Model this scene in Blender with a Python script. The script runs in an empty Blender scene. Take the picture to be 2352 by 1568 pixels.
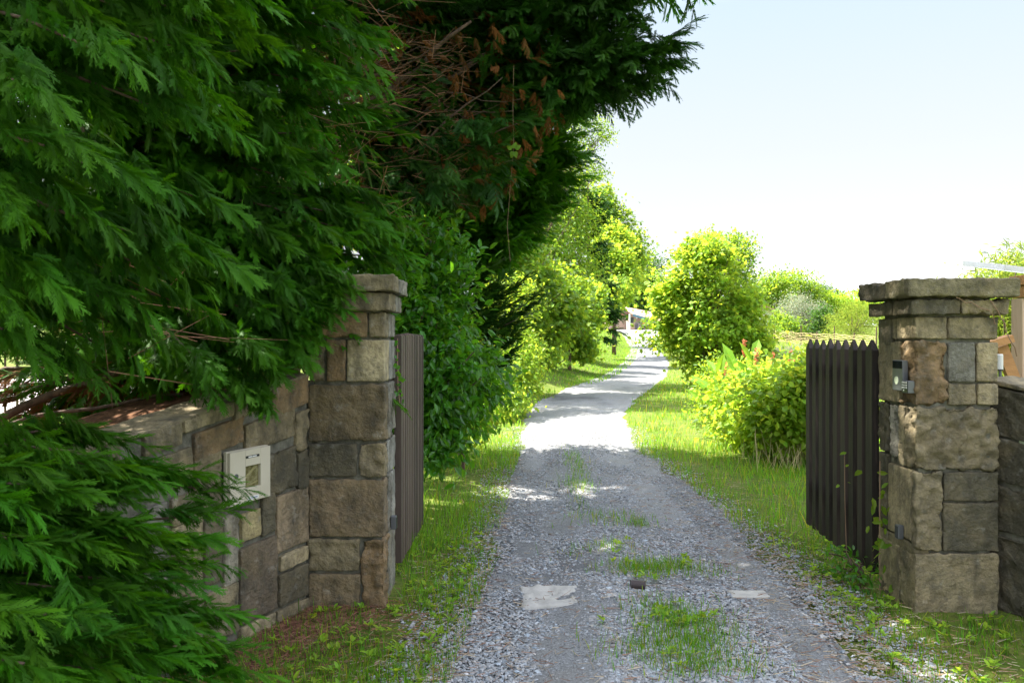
import bpy, math, numpy as np
from mathutils import Vector
R = math.radians
rng = np.random.default_rng(11)
C = bpy.context.scene.collection
# ------------------------------------------------------------------ camera
cam = bpy.data.cameras.new('camera'); camo = bpy.data.objects.new('camera', cam); C.objects.link(camo)
camo.location = (0, 0, 1.6); camo.rotation_euler = (R(90), 0, 0)
cam.sensor_width = 36; cam.lens = 28; cam.clip_start = .05; cam.clip_end = 3000
bpy.context.scene.camera = camo
# ------------------------------------------------------------------ sky, sun, exposure
SUN_AZ = R(-62); SUN_EL = R(56)      # azimuth from +Y, towards -X
w = bpy.data.worlds.new("World"); bpy.context.scene.world = w; w.use_nodes = True
nt = w.node_tree; bg = nt.nodes['Background']
sk = nt.nodes.new('ShaderNodeTexSky'); sk.sky_type = 'NISHITA'; sk.sun_disc = False
sk.sun_elevation = SUN_EL; sk.sun_rotation = SUN_AZ; sk.air_density = 1.0; sk.dust_density = 1.6; sk.ozone_density = 1.2
EXPO = 2.62; SKY = .15
hs = nt.nodes.new('ShaderNodeHueSaturation'); hs.inputs['Saturation'].default_value = .34; nt.links.new(sk.outputs[0], hs.inputs['Color'])
# sky cap: pale low, bluer higher; lifted out of view overhead as added fill light
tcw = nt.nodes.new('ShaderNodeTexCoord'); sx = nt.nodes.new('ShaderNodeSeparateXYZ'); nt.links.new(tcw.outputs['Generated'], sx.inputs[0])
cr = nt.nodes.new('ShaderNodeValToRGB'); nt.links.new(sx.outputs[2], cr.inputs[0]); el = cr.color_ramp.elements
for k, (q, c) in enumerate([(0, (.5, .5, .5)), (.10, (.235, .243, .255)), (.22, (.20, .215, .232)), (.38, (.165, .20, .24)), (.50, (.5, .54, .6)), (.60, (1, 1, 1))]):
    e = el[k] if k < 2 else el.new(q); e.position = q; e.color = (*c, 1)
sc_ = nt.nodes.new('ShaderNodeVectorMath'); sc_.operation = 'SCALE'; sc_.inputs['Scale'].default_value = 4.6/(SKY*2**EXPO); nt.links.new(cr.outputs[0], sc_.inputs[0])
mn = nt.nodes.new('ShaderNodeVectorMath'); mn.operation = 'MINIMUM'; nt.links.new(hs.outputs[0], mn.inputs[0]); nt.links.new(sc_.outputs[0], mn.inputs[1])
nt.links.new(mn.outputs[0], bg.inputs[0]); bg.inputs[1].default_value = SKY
sl = bpy.data.lights.new('sun', 'SUN'); sl.energy = 3.5; sl.angle = R(.55); sl.color = (1, .94, .84)
so = bpy.data.objects.new('sun', sl); C.objects.link(so)
sd = Vector((math.sin(SUN_AZ)*math.cos(SUN_EL), math.cos(SUN_AZ)*math.cos(SUN_EL), math.sin(SUN_EL)))
so.rotation_euler = sd.to_track_quat('Z', 'Y').to_euler(); so.location = (0, 0, 30)
vs = bpy.context.scene.view_settings
vs.view_transform = 'Standard'; vs.look = 'None'; vs.gamma = 1; vs.exposure = EXPO; vs.use_curve_mapping = False
cy = bpy.context.scene.cycles; cy.max_bounces = 8; cy.transparent_max_bounces = 8; cy.diffuse_bounces = 5
# ------------------------------------------------------------------ helpers
F = 1829.
def at(x, y, Y): return np.array([(x-1176)/F*Y, Y, 1.6-(y-784)/F*Y])
def nrm(v): return v/np.maximum(np.linalg.norm(v, axis=-1, keepdims=True), 1e-9)
def _h(i, j, k):
    n = (i*374761393 + j*668265263 + k*2147483647 + 1274126177) & 0xffffffff
    n = ((n ^ (n >> 13))*1274126177) & 0xffffffff
    return ((n ^ (n >> 16)) & 0xffff)/65535.
def vnoise(P):
    P = np.asarray(P, float); i = np.floor(P).astype(np.int64); f = P-i; f = f*f*(3-2*f); r = 0
    for a in (0, 1):
        for b in (0, 1):
            for c in (0, 1):
                r = r + _h(i[..., 0]+a, i[..., 1]+b, i[..., 2]+c)*(f[..., 0] if a else 1-f[..., 0])*(f[..., 1] if b else 1-f[..., 1])*(f[..., 2] if c else 1-f[..., 2])
    return r*2-1
def fbm(P, o=3):
    r = 0; a = .5; P = np.asarray(P, float)
    for k in range(o): r = r + a*vnoise(P+17.3*k); P = P*2.03; a *= .5
    return r
def sm(x, a, b): t = np.clip((x-a)/(b-a), 0, 1); return t*t*(3-2*t)
class MB:
    def __init__(s): s.V = []; s.T = []; s.n = 0; s.F = []
    def add(s, V, faces, mat=0, tint=None):
        V = np.asarray(V, float).reshape(-1, 3); s.V.append(V)
        t = np.ones((len(V), 3)) if tint is None else np.broadcast_to(np.asarray(tint, float), (len(V), 3))
        s.T.append(t)
        if isinstance(faces, np.ndarray): s.F.append((faces+s.n, mat))
        else:
            for k in {len(f) for f in faces}: s.F.append((np.array([f for f in faces if len(f) == k])+s.n, mat))
        s.n += len(V); return s
    def build(s, name, mats, parent=None, smooth=False):
        me = bpy.data.meshes.new(name)
        if s.n:
            V = np.concatenate(s.V); me.vertices.add(len(V)); me.vertices.foreach_set('co', V.astype(np.float32).ravel())
            L = np.concatenate([f.ravel() for f, m in s.F]); cnt = np.concatenate([np.full(len(f), f.shape[1]) for f, m in s.F])
            mi = np.concatenate([np.full(len(f), m) for f, m in s.F])
            me.loops.add(len(L)); me.loops.foreach_set('vertex_index', L.astype(np.int32))
            me.polygons.add(len(cnt)); me.polygons.foreach_set('loop_start', (np.cumsum(cnt)-cnt).astype(np.int32))
            me.polygons.foreach_set('material_index', mi.astype(np.int32))
            me.polygons.foreach_set('use_smooth', np.full(len(cnt), smooth))
            a = me.attributes.new('tint', 'FLOAT_COLOR', 'POINT'); T = np.concatenate(s.T)
            a.data.foreach_set('color', np.concatenate([T, np.ones((len(T), 1))], 1).astype(np.float32).ravel())
            me.update(calc_edges=True)
        for m in (mats if isinstance(mats, (list, tuple)) else [mats]): me.materials.append(m)
        o = bpy.data.objects.new(name, me); C.objects.link(o)
        if parent is not None: o.parent = parent; o.matrix_parent_inverse = parent.matrix_basis.inverted()
        return o
def tag(o, label=None, cat=None, group=None, kind=None):
    if label: o['label'] = label
    if cat: o['category'] = cat
    if group: o['group'] = group
    if kind: o['kind'] = kind
    return o
def thing(name, label, cat, loc, group=None):
    o = bpy.data.objects.new(name, None); C.objects.link(o); o.location = tuple(float(q) for q in loc); o.empty_display_size = .2
    return tag(o, label, cat, group)
def tube(mb, pts, rad, n=6, mat=0, tint=None):
    P = np.asarray(pts, float); m = len(P); rad = np.broadcast_to(np.asarray(rad, float), (m,))
    t = nrm(np.gradient(P, axis=0)); ref = np.array([0, 0, 1.]) if abs(t[0, 2]) < .9 else np.array([1., 0, 0])
    u = nrm(np.cross(t, ref)); v = np.cross(t, u); a = np.linspace(0, 2*math.pi, n, endpoint=False)
    V = P[:, None]+rad[:, None, None]*(np.cos(a)[None, :, None]*u[:, None]+np.sin(a)[None, :, None]*v[:, None])
    i = np.arange(m-1)[:, None]*n; j = np.arange(n)[None]; k = (j+1) % n
    Q = np.stack([i+j, i+k, i+n+k, i+n+j], -1).reshape(-1, 4)
    mb.add(V.reshape(-1, 3), Q, mat, tint)
    mb.F.append((np.array([list(range(n))[::-1]])+mb.n-m*n, mat)); mb.F.append((np.array([list(range(n))])+mb.n-n, mat))
def curve(p0, p1, bend=0, n=8, side=(0, 0, 1)):
    s = np.linspace(0, 1, n)[:, None]; return np.asarray(p0)+(np.asarray(p1)-np.asarray(p0))*s+np.asarray(side, float)*(4*s*(1-s)*bend)
def box(mb, x0, x1, y0, y1, z0, z1, mat=0, tint=None, bev=0):
    if bev:
        V, Q = rbox((x0, y0, z0), (x1, y1, z1), 1e9, bev, 0); mb.add(V, Q, mat, tint); return
    V = [(x, y, z) for z in (z0, z1) for x, y in ((x0, y0), (x1, y0), (x1, y1), (x0, y1))]
    mb.add(V, [(0, 3, 2, 1), (4, 5, 6, 7), (0, 1, 5, 4), (1, 2, 6, 5), (2, 3, 7, 6), (3, 0, 4, 7)], mat, tint)
def rbox(a, b, res, r, amp, seed=0, freq=14, chis=0):
    """rounded, roughened, watertight-looking box"""
    a = np.array(a, float); b = np.array(b, float); d = b-a; r = min(r, d.min()*.45)
    Vs = []; Fs = []; n = 0
    for ax in range(3):
        u, v = [(1, 2), (0, 2), (0, 1)][ax]
        def cuts(L, lo, hi):
            k = max(1, int(round((L-2*r)/res))); inner = np.linspace(lo+r, hi-r, k+1)
            return np.concatenate([[lo, lo+r*.35], inner, [hi-r*.35, hi]])
        cu = cuts(d[u], a[u], b[u]); cv = cuts(d[v], a[v], b[v])
        for side in (0, 1):
            U, W = np.meshgrid(cu, cv, indexing='ij'); P = np.zeros(U.shape+(3,)); P[..., u] = U; P[..., v] = W; P[..., ax] = b[ax] if side else a[ax]
            m, k = U.shape; i = np.arange(m-1)[:, None]*k+np.arange(k-1)[None]
            Q = np.stack([i, i+k, i+k+1, i+1], -1).reshape(-1, 4)
            if (side == 0) ^ (ax == 1): Q = Q[:, ::-1]
            Vs.append(P.reshape(-1, 3)); Fs.append(Q+n); n += m*k
    V = np.concatenate(Vs); c = np.clip(V, a+r, b-r); dd = V-c; V = c+nrm(dd)*r*(np.linalg.norm(dd, axis=1, keepdims=True) > 1e-9)
    if amp:
        S = V+seed*7.7; dn = nrm(dd)
        lo = np.stack([fbm(S*5+31*k, 2) for k in range(3)], 1)*amp*.45
        hi = fbm(S*freq, 3)*amp*(1+chis*1.6)
        if chis: hi = hi - chis*amp*1.4*np.abs(fbm(S*np.array([9, 9, 16])+3, 2))
        V = V+lo+dn*hi[:, None]
    return V, np.concatenate(Fs)
# ------------------------------------------------------------------ materials
def mat(name, col=(.5, .5, .5), rough=.7, metal=0, spec=.5, use_tint=False, noise=None, bump=None, emit=None):
    m = bpy.data.materials.new(name); m.use_nodes = True; t = m.node_tree; b = t.nodes['Principled BSDF']
    b.inputs['Roughness'].default_value = rough; b.inputs['Metallic'].default_value = metal; b.inputs['Specular IOR Level'].default_value = spec
    L = t.links.new; out = None
    def nd(k, **kw):
        q = t.nodes.new(k)
        for a, v in kw.items(): setattr(q, a, v)
        return q
    rgb = nd('ShaderNodeRGB'); rgb.outputs[0].default_value = (*col, 1); out = rgb.outputs[0]
    co = nd('ShaderNodeTexCoord').outputs['Object']
    if use_tint:
        at_ = nd('ShaderNodeAttribute', attribute_name='tint'); mx = nd('ShaderNodeMix', data_type='RGBA', blend_type='MULTIPLY'); mx.inputs[0].default_value = 1
        L(out, mx.inputs[6]); L(at_.outputs['Color'], mx.inputs[7]); out = mx.outputs[2]
    for (sc, det, c2, lo, hi, fac) in (noise or []):
        if isinstance(sc, tuple):
            mp = nd('ShaderNodeMapping'); mp.inputs['Scale'].default_value = sc; L(co, mp.inputs[0]); vec = mp.outputs[0]; s_ = 1
        else: vec = co; s_ = sc
        n = nd('ShaderNodeTexNoise'); n.inputs['Scale'].default_value = s_; n.inputs['Detail'].default_value = det; n.inputs['Roughness'].default_value = .65; L(vec, n.inputs['Vector'])
        mr = nd('ShaderNodeMapRange'); mr.inputs[1].default_value = lo; mr.inputs[2].default_value = hi; mr.inputs[4].default_value = fac; L(n.outputs[0], mr.inputs[0])
        mx = nd('ShaderNodeMix', data_type='RGBA'); L(mr.outputs[0], mx.inputs[0]); L(out, mx.inputs[6]); mx.inputs[7].default_value = (*c2, 1); out = mx.outputs[2]
    L(out, b.inputs['Base Color'])
    if bump:
        prev = None
        for (sc, dist) in bump:
            n = nd('ShaderNodeTexNoise'); n.inputs['Scale'].default_value = sc; n.inputs['Detail'].default_value = 5; L(co, n.inputs['Vector'])
            bp = nd('ShaderNodeBump'); bp.inputs['Distance'].default_value = dist; bp.inputs['Strength'].default_value = .9; L(n.outputs[0], bp.inputs['Height'])
            if prev: L(prev, bp.inputs['Normal'])
            prev = bp.outputs[0]
        L(prev, b.inputs['Normal'])
    return m
def leafmat(name, col, tr, trf=.4, rough=.45, spec=.35):
    m = bpy.data.materials.new(name); m.use_nodes = True; t = m.node_tree; b = t.nodes['Principled BSDF']; L = t.links.new
    b.inputs['Roughness'].default_value = rough; b.inputs['Specular IOR Level'].default_value = spec
    a = t.nodes.new('ShaderNodeAttribute'); a.attribute_name = 'tint'
    def mul(c):
        x = t.nodes.new('ShaderNodeMix'); x.data_type = 'RGBA'; x.blend_type = 'MULTIPLY'; x.inputs[0].default_value = 1
        x.inputs[6].default_value = (*c, 1); L(a.outputs['Color'], x.inputs[7]); return x.outputs[2]
    L(mul(col), b.inputs['Base Color'])
    tl = t.nodes.new('ShaderNodeBsdfTranslucent'); L(mul(tr), tl.inputs[0])
    ms = t.nodes.new('ShaderNodeMixShader'); ms.inputs[0].default_value = trf
    L(b.outputs[0], ms.inputs[1]); L(tl.outputs[0], ms.inputs[2]); L(ms.outputs[0], t.nodes['Material Output'].inputs[0]); return m
M = {}
M['cyp'] = leafmat('cypress_green', (.036, .130, .005), (.10, .32, .004), .35, .55, .16)
M['cypdark'] = leafmat('cypress_dark_green', (.028, .088, .012), (.06, .20, .012), .3, .5, .16)
M['cypdead'] = leafmat('dead_cypress_brown', (.17, .075, .025), (.32, .14, .035), .3, .8, .1)
M['glossy'] = leafmat('glossy_leaf', (.045, .16, .012), (.20, .48, .012), .38, .3, .5)
M['leafy'] = leafmat('bright_leaf', (.16, .28, .022), (.53, .68, .05), .48, .5, .3)
M['leafm'] = leafmat('mid_leaf', (.10, .20, .015), (.40, .56, .035), .42, .5, .3)
M['leafd'] = leafmat('deep_leaf', (.035, .09, .015), (.12, .26, .03), .38, .5, .3)
M['leafo'] = leafmat('silver_leaf', (.30, .33, .23), (.32, .36, .2), .3, .6, .3)
M['leafyel'] = leafmat('yellow_leaf', (.14, .21, .03), (.40, .50, .06), .45, .55, .3)
M['grass'] = leafmat('grass_blade', (.10, .255, .016), (.36, .60, .03), .42, .55, .25)
M['redflower'] = leafmat('red_flower', (.55, .19, .10), (.6, .25, .12), .3, .6, .2)
M['bark'] = mat('bark', (.16, .10, .07), .9, noise=[((30, 30, 5), 4, (.05, .035, .025), .35, .65, .9)], bump=[(40, .01)])
M['twig'] = mat('dry_twig', (.30, .19, .12), .9, use_tint=True)
STN = [((10, 10, 4.5), 6, (.045, .042, .032), .40, .70, .85), (26, 5, (.10, .095, .075), .48, .7, .6), (4.5, 5, (.36, .27, .14), .48, .8, .4), (17, 4, (.50, .49, .43), .58, .85, .45)]
M['stone'] = mat('rough_stone', (1, 1, 1), .88, spec=.25, use_tint=True, noise=STN, bump=[(45, .016), (170, .005)])
M['mortar'] = mat('old_mortar', (.20, .19, .15), .95, spec=.1, noise=[(14, 5, (.07, .068, .055), .4, .65, .85)], bump=[(90, .006)])
M['wood'] = mat('dark_stained_wood', (.026, .019, .016), .62, spec=.35, use_tint=True, noise=[((30, 30, 2.2), 5, (.10, .068, .055), .5, .72, .75)], bump=[(60, .002)])
M['woodgrey'] = mat('brown_grey_boards', (.10, .072, .058), .6, use_tint=True, noise=[((30, 30, 2.2), 5, (.045, .032, .026), .45, .7, .7)], bump=[(60, .002)])
M['timber'] = mat('orange_timber', (.52, .26, .10), .7, noise=[((4, 30, 30), 4, (.33, .15, .06), .45, .7, .7)], bump=[(50, .003)])
M['paletimber'] = mat('pale_timber', (.62, .45, .33), .7, noise=[((30, 30, 3), 4, (.45, .30, .2), .45, .7, .7)])
M['white'] = mat('white_paint', (.78, .77, .74), .5)
M['cream'] = mat('cream_plastic', (.62, .56, .44), .45, noise=[(6, 3, (.52, .46, .34), .5, .7, .5)])
M['black'] = mat('black_plastic', (.018, .02, .024), .3)
M['darkglass'] = mat('dark_glass', (.01, .012, .018), .08)
M['greymetal'] = mat('grey_metal', (.15, .155, .17), .4, metal=.5)
M['button'] = mat('pale_button', (.55, .62, .45), .4)
M['winbrown'] = mat('meter_window', (.14, .12, .05), .15, noise=[(30, 2, (.30, .27, .14), .45, .6, .8)])
M['winyel'] = mat('meter_pale', (.5, .45, .22), .3)
M['blue'] = mat('blue_print', (.25, .28, .42), .6)
M['pipe'] = mat('brown_steel', (.055, .04, .04), .45, metal=.3, bump=[(80, .001)])
M['concrete'] = mat('pale_concrete', (.50, .48, .44), .9, noise=[(12, 5, (.32, .31, .30), .4, .7, .7)], bump=[(80, .004)])
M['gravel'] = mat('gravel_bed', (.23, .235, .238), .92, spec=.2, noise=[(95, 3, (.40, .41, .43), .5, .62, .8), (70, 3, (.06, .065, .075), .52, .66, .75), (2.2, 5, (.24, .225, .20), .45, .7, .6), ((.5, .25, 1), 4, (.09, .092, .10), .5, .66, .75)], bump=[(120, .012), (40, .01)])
M['stonebit'] = mat('gravel_stone', (1, 1, 1), .75, spec=.3, use_tint=True)
M['soil'] = mat('grassy_soil', (.085, .135, .020), .95, spec=.1, noise=[(3.0, 5, (.15, .17, .035), .4, .62, .8), (24, 4, (.05, .05, .025), .5, .7, .7), (.9, 4, (.17, .13, .07), .58, .72, .6)], bump=[(40, .02)])
M['litter'] = mat('needle_litter', (.17, .085, .045), .95, spec=.1, noise=[(18, 5, (.06, .032, .02), .42, .62, .8)], bump=[(50, .02)])
M['straw'] = mat('dry_straw', (1, 1, 1), .9, use_tint=True)
M['pinkroad'] = mat('pale_road', (.42, .38, .36), .9, noise=[(3, 4, (.32, .30, .29), .4, .7, .6)])
M['vine'] = M['leafm']
# ------------------------------------------------------------------ terrain
RY = np.array([-8, 0, 1, 3.7, 5.67, 7.03, 9.26, 11.4, 16.6, 21.5, 30.5, 37, 50, 70, 83, 95, 105, 122, 150.])
RL = np.array([-.75, -.72, -.6, -.42, -.25, -.2, -.13, .02, .15, .6, 2.5, 4.2, 6.9, 10.3, 11.75, 12.9, 13.4, 10., 8.])
RR = np.array([1.6, 1.65, 1.7, 1.9, 2.0, 2.02, 2.05, 1.95, 2.45, 3.35, 5.7, 7.3, 10, 13, 15.1, 17.8, 26, 32, 32.])
ZY = np.array([-50, 24, 30, 37, 50, 60, 70, 83, 95, 105, 120, 200, 400, 900.])
ZZ = np.array([0, 0, .0, .06, .34, .62, .98, 1.78, 2.6, 3.1, 3.35, 4.5, 9, 14.])
def zr(Y): return np.interp(Y, ZY, ZZ)
def edges(Y): return np.interp(Y, RY, RL), np.interp(Y, RY, RR)
def hz(X, Y):
    X = np.asarray(X, float); Y = np.asarray(Y, float); l, r = edges(Y); z = zr(Y)
    z = z+np.clip((l-X-.3), 0, 5)*.24*sm(Y, 14, 30)*(1-sm(Y, 100, 120))*sm(X, -9, -2)
    z = z+sm(X-r, .5, 8)*.62*sm(Y, 15, 35)
    z = z+.03*vnoise(np.stack([X*.9, Y*.9, X*0], -1))*sm(np.maximum(l-X, X-r), 0, .6)
    z = z+.35*vnoise(np.stack([X*.06, Y*.06, X*0+4], -1))*sm(Y, 110, 180)
    return z
xs = np.concatenate([-np.geomspace(400, 10, 34), np.arange(-9.6, 14, .2), np.arange(14, 40, .8), np.geomspace(41, 500, 30)])
ys = np.concatenate([[-60, -30, -15, -8], np.arange(-5, 30, .25), np.arange(30, 125, .7), np.geomspace(126, 900, 34)])
def sheet(xs, ys, zf):
    X, Y = np.meshgrid(xs, ys, indexing='ij'); Z = zf(X, Y); m, k = X.shape
    i = np.arange(m-1)[:, None]*k+np.arange(k-1)[None]
    return np.stack([X, Y, Z], -1).reshape(-1, 3), np.stack([i, i+k, i+k+1, i+1], -1).reshape(-1, 4)
def zt(X, Y):
    l, r = edges(Y); ins = np.minimum(X-l, r-X); return hz(X, Y)-.10*sm(ins, .05, .4)*(Y < 124)
g = MB(); g.add(*sheet(xs, ys, zt)); tag(g.build('ground', M['soil'], smooth=True), kind='structure')
# driveway: strip with a hump between two wheel ruts, wavy edges
yy = np.concatenate([np.arange(-8, 30, .12), np.arange(30, 126, .5)]); nn = 41
l, r = edges(yy); wob = lambda s: (.16*vnoise(np.stack([yy*1.3, yy*0+s, yy*0], -1))+.07*vnoise(np.stack([yy*5, yy*0+s, yy*0], -1)))
l = l+wob(3); r = r+wob(9); s = np.linspace(0, 1, nn)
X = l[:, None]+(r-l)[:, None]*s[None]; Y = np.repeat(yy[:, None], nn, 1)
prof = -.035*np.exp(-((s-.22)/.12)**2)-.035*np.exp(-((s-.80)/.12)**2)+.01
edge = np.minimum(s, 1-s)
Z = zr(Y)+.012+prof[None]*(1-.6*sm(Y, 30, 60))+.012*fbm(np.stack([X*2, Y*2, X*0], -1))-.065*(1-sm(edge, 0, .09))[None]
def zroad(x, y):
    l, r = edges(y); q = (x-l)/(r-l); return zr(y)+.012-.035*np.exp(-((q-.22)/.12)**2)-.035*np.exp(-((q-.80)/.12)**2)+.01+.012*fbm(np.stack([x*2, y*2, x*0], -1))
i = np.arange(len(yy)-1)[:, None]*nn+np.arange(nn-1)[None]
g = MB(); g.add(np.stack([X, Y, Z], -1).reshape(-1, 3), np.stack([i, i+1, i+nn+1, i+nn], -1).reshape(-1, 4))
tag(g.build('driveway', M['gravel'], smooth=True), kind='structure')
g = MB(); g.add(*sheet(np.linspace(-60, -7.0, 30), np.linspace(17, 33, 12), lambda X, Y: hz(X, Y)*0+.05)); tag(g.build('road', M['pinkroad']), kind='structure')
# garden path on the lawn behind the red flowers
g = MB(); px = np.linspace(8.5, 15, 14); g.add(*sheet(px, np.linspace(25.0, 26.3, 3), lambda X, Y: hz(X, Y)+.03)); tag(g.build('path', M['pinkroad']), kind='structure')
# ------------------------------------------------------------------ scatter
def frames(d, up, roll=None):
    d = nrm(d); s = nrm(np.cross(up, d)); n = np.cross(d, s)
    if roll is not None: c = np.cos(roll)[:, None]; q = np.sin(roll)[:, None]; s, n = s*c+n*q, n*c-s*q
    return np.stack([d, s, n], -1)
def scat(mb, tpl, Rm, P, S, mat=0, tint=None):
    V, Fc = tpl; n = len(P); S = np.asarray(S, float)
    if S.ndim == 1: S = S[:, None]
    S = np.broadcast_to(S, (n, 3)); W = np.einsum('nij,nvj->nvi', Rm, V[None]*S[:, None, :])+P[:, None]
    T = np.ones((n, 3)) if tint is None else tint
    T = np.repeat(T[:, None], len(V), 1).reshape(-1, 3)
    Q = (Fc[None]+(np.arange(n)*len(V))[:, None, None]).reshape(-1, Fc.shape[1]); mb.add(W.reshape(-1, 3), Q, mat, T)
def tints(n, v=.3, warm=.15):
    a = 1+rng.uniform(-v, v, n); b = rng.uniform(-warm, warm, n); return np.stack([a*(1+b), a, a*(1-b*.6)], 1)
def rdir(n): return nrm(rng.normal(size=(n, 3)))
# gravel stones
oc = np.array([(1, 0, 0), (0, 1, 0), (-1, 0, 0), (0, -1, 0), (.1, .1, .75), (0, 0, -.5), (.65, .6, .35), (-.6, .65, .3), (-.65, -.6, .3), (.6, -.65, .35)])
of = np.array([(4, 0, 6), (4, 6, 1), (4, 1, 7), (4, 7, 2), (4, 2, 8), (4, 8, 3), (4, 3, 9), (4, 9, 0), (0, 5, 6), (6, 5, 1), (1, 5, 7), (7, 5, 2), (2, 5, 8), (8, 5, 3), (3, 5, 9), (9, 5, 0)])
N = 95000; u = rng.random(N); y = 3.3/(1-u*(1-3.3/15.)); l, r = edges(y); q = rng.normal(.5, .36, N); q = np.where((q < -.1) | (q > 1.1), rng.random(N), q); x = l+(r-l)*q+rng.normal(0, .05, N)
bare = vnoise(np.stack([x*1.7, y*1.7, x*0+2], -1)) > .55
keep = (~bare) | (rng.random(N) < .25)
strip = (y > 4.75) & (y < 5.25) & (x > .0) & (x < .55); keep &= (~strip) | (rng.random(N) < .35)
x, y = x[keep], y[keep]; n = len(x); sz = rng.gamma(4, .0013, n)+.0034; l, r = edges(y); inside = (x > l) & (x < r)
z = np.where(inside, zroad(x, y), hz(x, y)+.004)
g = MB(); v = np.clip(rng.normal(.31, .09, n), .07, .6); wm = rng.normal(0, .05, n)
tt = np.stack([v*(.97+wm), v, v*(1.04-wm)], 1); a = rng.uniform(0, 6.28, n); d = np.stack([np.cos(a), np.sin(a), rng.normal(0, .25, n)], 1)
scat(g, (oc, of), frames(d, np.tile([0, 0, 1.], (n, 1))), np.stack([x, y, z+sz*.1], 1), np.stack([sz*rng.uniform(.8, 1.3, n), sz*rng.uniform(.6, 1.1, n), sz*rng.uniform(.5, 1, n)], 1), 0, tt)
tag(g.build('gravel_stones', M['stonebit']), 'loose blue-grey gravel stones on the driveway', 'gravel', kind='stuff')
# needle litter / straw
def sticks(mb, P, D, L, wd, tint):
    tp = (np.array([(0, -.5, 0), (0, .5, 0), (0, 0, .8), (1, -.3, 0), (1, .3, 0), (1, 0, .5)]), np.array([(0, 3, 5, 2), (1, 2, 5, 4), (0, 1, 4, 3)]))
    scat(mb, tp, frames(D, np.tile([0.03, .02, 1.], (len(P), 1))), P, np.stack([L, wd, wd], 1), 0, tint)
N = 7000; k = rng.random(N); y = 3.2/(1-rng.random(N)*.7); l, r = edges(y)
x = np.where(k < .3, l-rng.gamma(2, .22, N)+.2, np.where(k < .72, r+rng.normal(0.05, .35, N), rng.uniform(l, r)))
z = np.where((x > l) & (x < r), zroad(x, y), hz(x, y))+.012; a = rng.normal(.2, 1.2, N)
g = MB(); c = np.where(rng.random((N, 1)) < .5, [[.34, .19, .12]], [[.52, .42, .29]])*rng.uniform(.5, 1.1, (N, 1))
sticks(g, np.stack([x, y, z], 1), np.stack([np.cos(a), np.sin(a), rng.normal(0, .12, N)], 1), rng.uniform(.02, .09, N), rng.uniform(.002, .0045, N), c)
N = 9000; th = rng.random(N); x = -2.4+th*2.0+rng.normal(0, .2, N)+.25; y = 3.0+1.9*rng.random(N)
x = -1.25-(4.8-y)*.36+rng.gamma(1.6, .16, N); a = rng.uniform(0, 6.28, N)
c = np.array([[.22, .10, .06]])*rng.uniform(.4, 1.6, (N, 1))
sticks(g, np.stack([x, y, hz(x, y)+.012], 1), np.stack([np.cos(a), np.sin(a), rng.normal(0, .2, N)], 1), rng.uniform(.02, .07, N), rng.uniform(.002, .004, N), c)
tag(g.build('needle_litter', M['straw']), 'fallen brown needles and dry straw on the gravel and under the wall', 'litter', kind='stuff')
# ------------------------------------------------------------------ grass
def blade_t(k):
    c = [.25, .6, .1][k]; V = np.array([(0, -.5, 0), (0, .5, 0), (.4, -.38, .9), (.4, .38, .9), (.8, -.22, 1.55), (.8, .22, 1.55), (1.25, 0, 1.9-c)])
    V[:, 0] = V[:, 0]*c*1.0; V[:, 2] /= 1.9; V[:, 0] *= .8
    return V, np.array([(0, 1, 3, 2), (2, 3, 5, 4)]), np.array([(4, 5, 6)])
def grass(mb, x, y, h, wd, col, lean=None, zz=None):
    n = len(x); a = rng.uniform(0, 6.28, n); z = hz(x, y)-.005 if zz is None else zz
    D = np.stack([np.cos(a), np.sin(a), rng.normal(0, .22, n)], 1); Rm = frames(D, np.stack([rng.normal(0, .2, n), rng.normal(0, .2, n), np.ones(n)], 1))
    kk = rng.integers(0, 3, n)
    for k in range(3):
        m = kk == k; V, q, t = blade_t(k); S = np.stack([h[m], wd[m], h[m]], 1); P = np.stack([x, y, z], 1)[m]
        W = np.einsum('nij,nvj->nvi', Rm[m], V[None]*S[:, None])+P[:, None]; off = (np.arange(m.sum())*7)[:, None, None]
        T = np.repeat(col[m][:, None], 7, 1).reshape(-1, 3); base = mb.n
        mb.add(W.reshape(-1, 3), (q[None]+off).reshape(-1, 4), 0, T); mb.F.append(((t[None]+off).reshape(-1, 3)+base, 0))
def patch(x, y, sc=1.2, s=0): return vnoise(np.stack([x*sc, y*sc, x*0+s], -1))
def gcol(n, dry=.12):
    c = np.array([.9, 1, .9])*rng.uniform(.55, 1.35, (n, 1)); c[:, 0] *= rng.uniform(.75, 1.35, n)
    d = rng.random(n) < dry; c[d] = np.array([2.6, 1.3, 2.2])*rng.uniform(.5, 1.1, (d.sum(), 1)); return c
def region(n, y0, y1, side, width, seed, p=1.6):
    y = y0/(1-rng.random(n)*(1-y0/y1)); l, r = edges(y); t = rng.random(n)**p*width*(1 if np.isscalar(width) else 1)
    x = l-t+.12 if side < 0 else r+t-.12
    k = patch(x, y, 1.6, seed)+.45*patch(x, y, 5, seed+3)+t*.25 > -.12+.2*rng.normal(size=n); return x[k], y[k]
def not_in(x, y):
    a = (x > 2.28) & (x < 3.0) & (y > 4.5) & (y < 5.2); b = (x > -1.3) & (x < -.7) & (y > 4.75) & (y < 5.35)
    wl = (y < 4.9) & (x < -1.22-(4.75-y)*.37); return ~(a | b | wl)
g = MB()
x, y = region(20000, 3.2, 12, -1, 1.9, 1, 1.2); k = not_in(x, y); x, y = x[k], y[k]; n = len(x)
grass(g, x, y, rng.gamma(4, .015, n)*(.75+1.5*sm(y, 4.4, 6)*(patch(x, y, 1.1, 40) > -.1))+.015, rng.uniform(.003, .007, n), gcol(n, .10))
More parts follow.
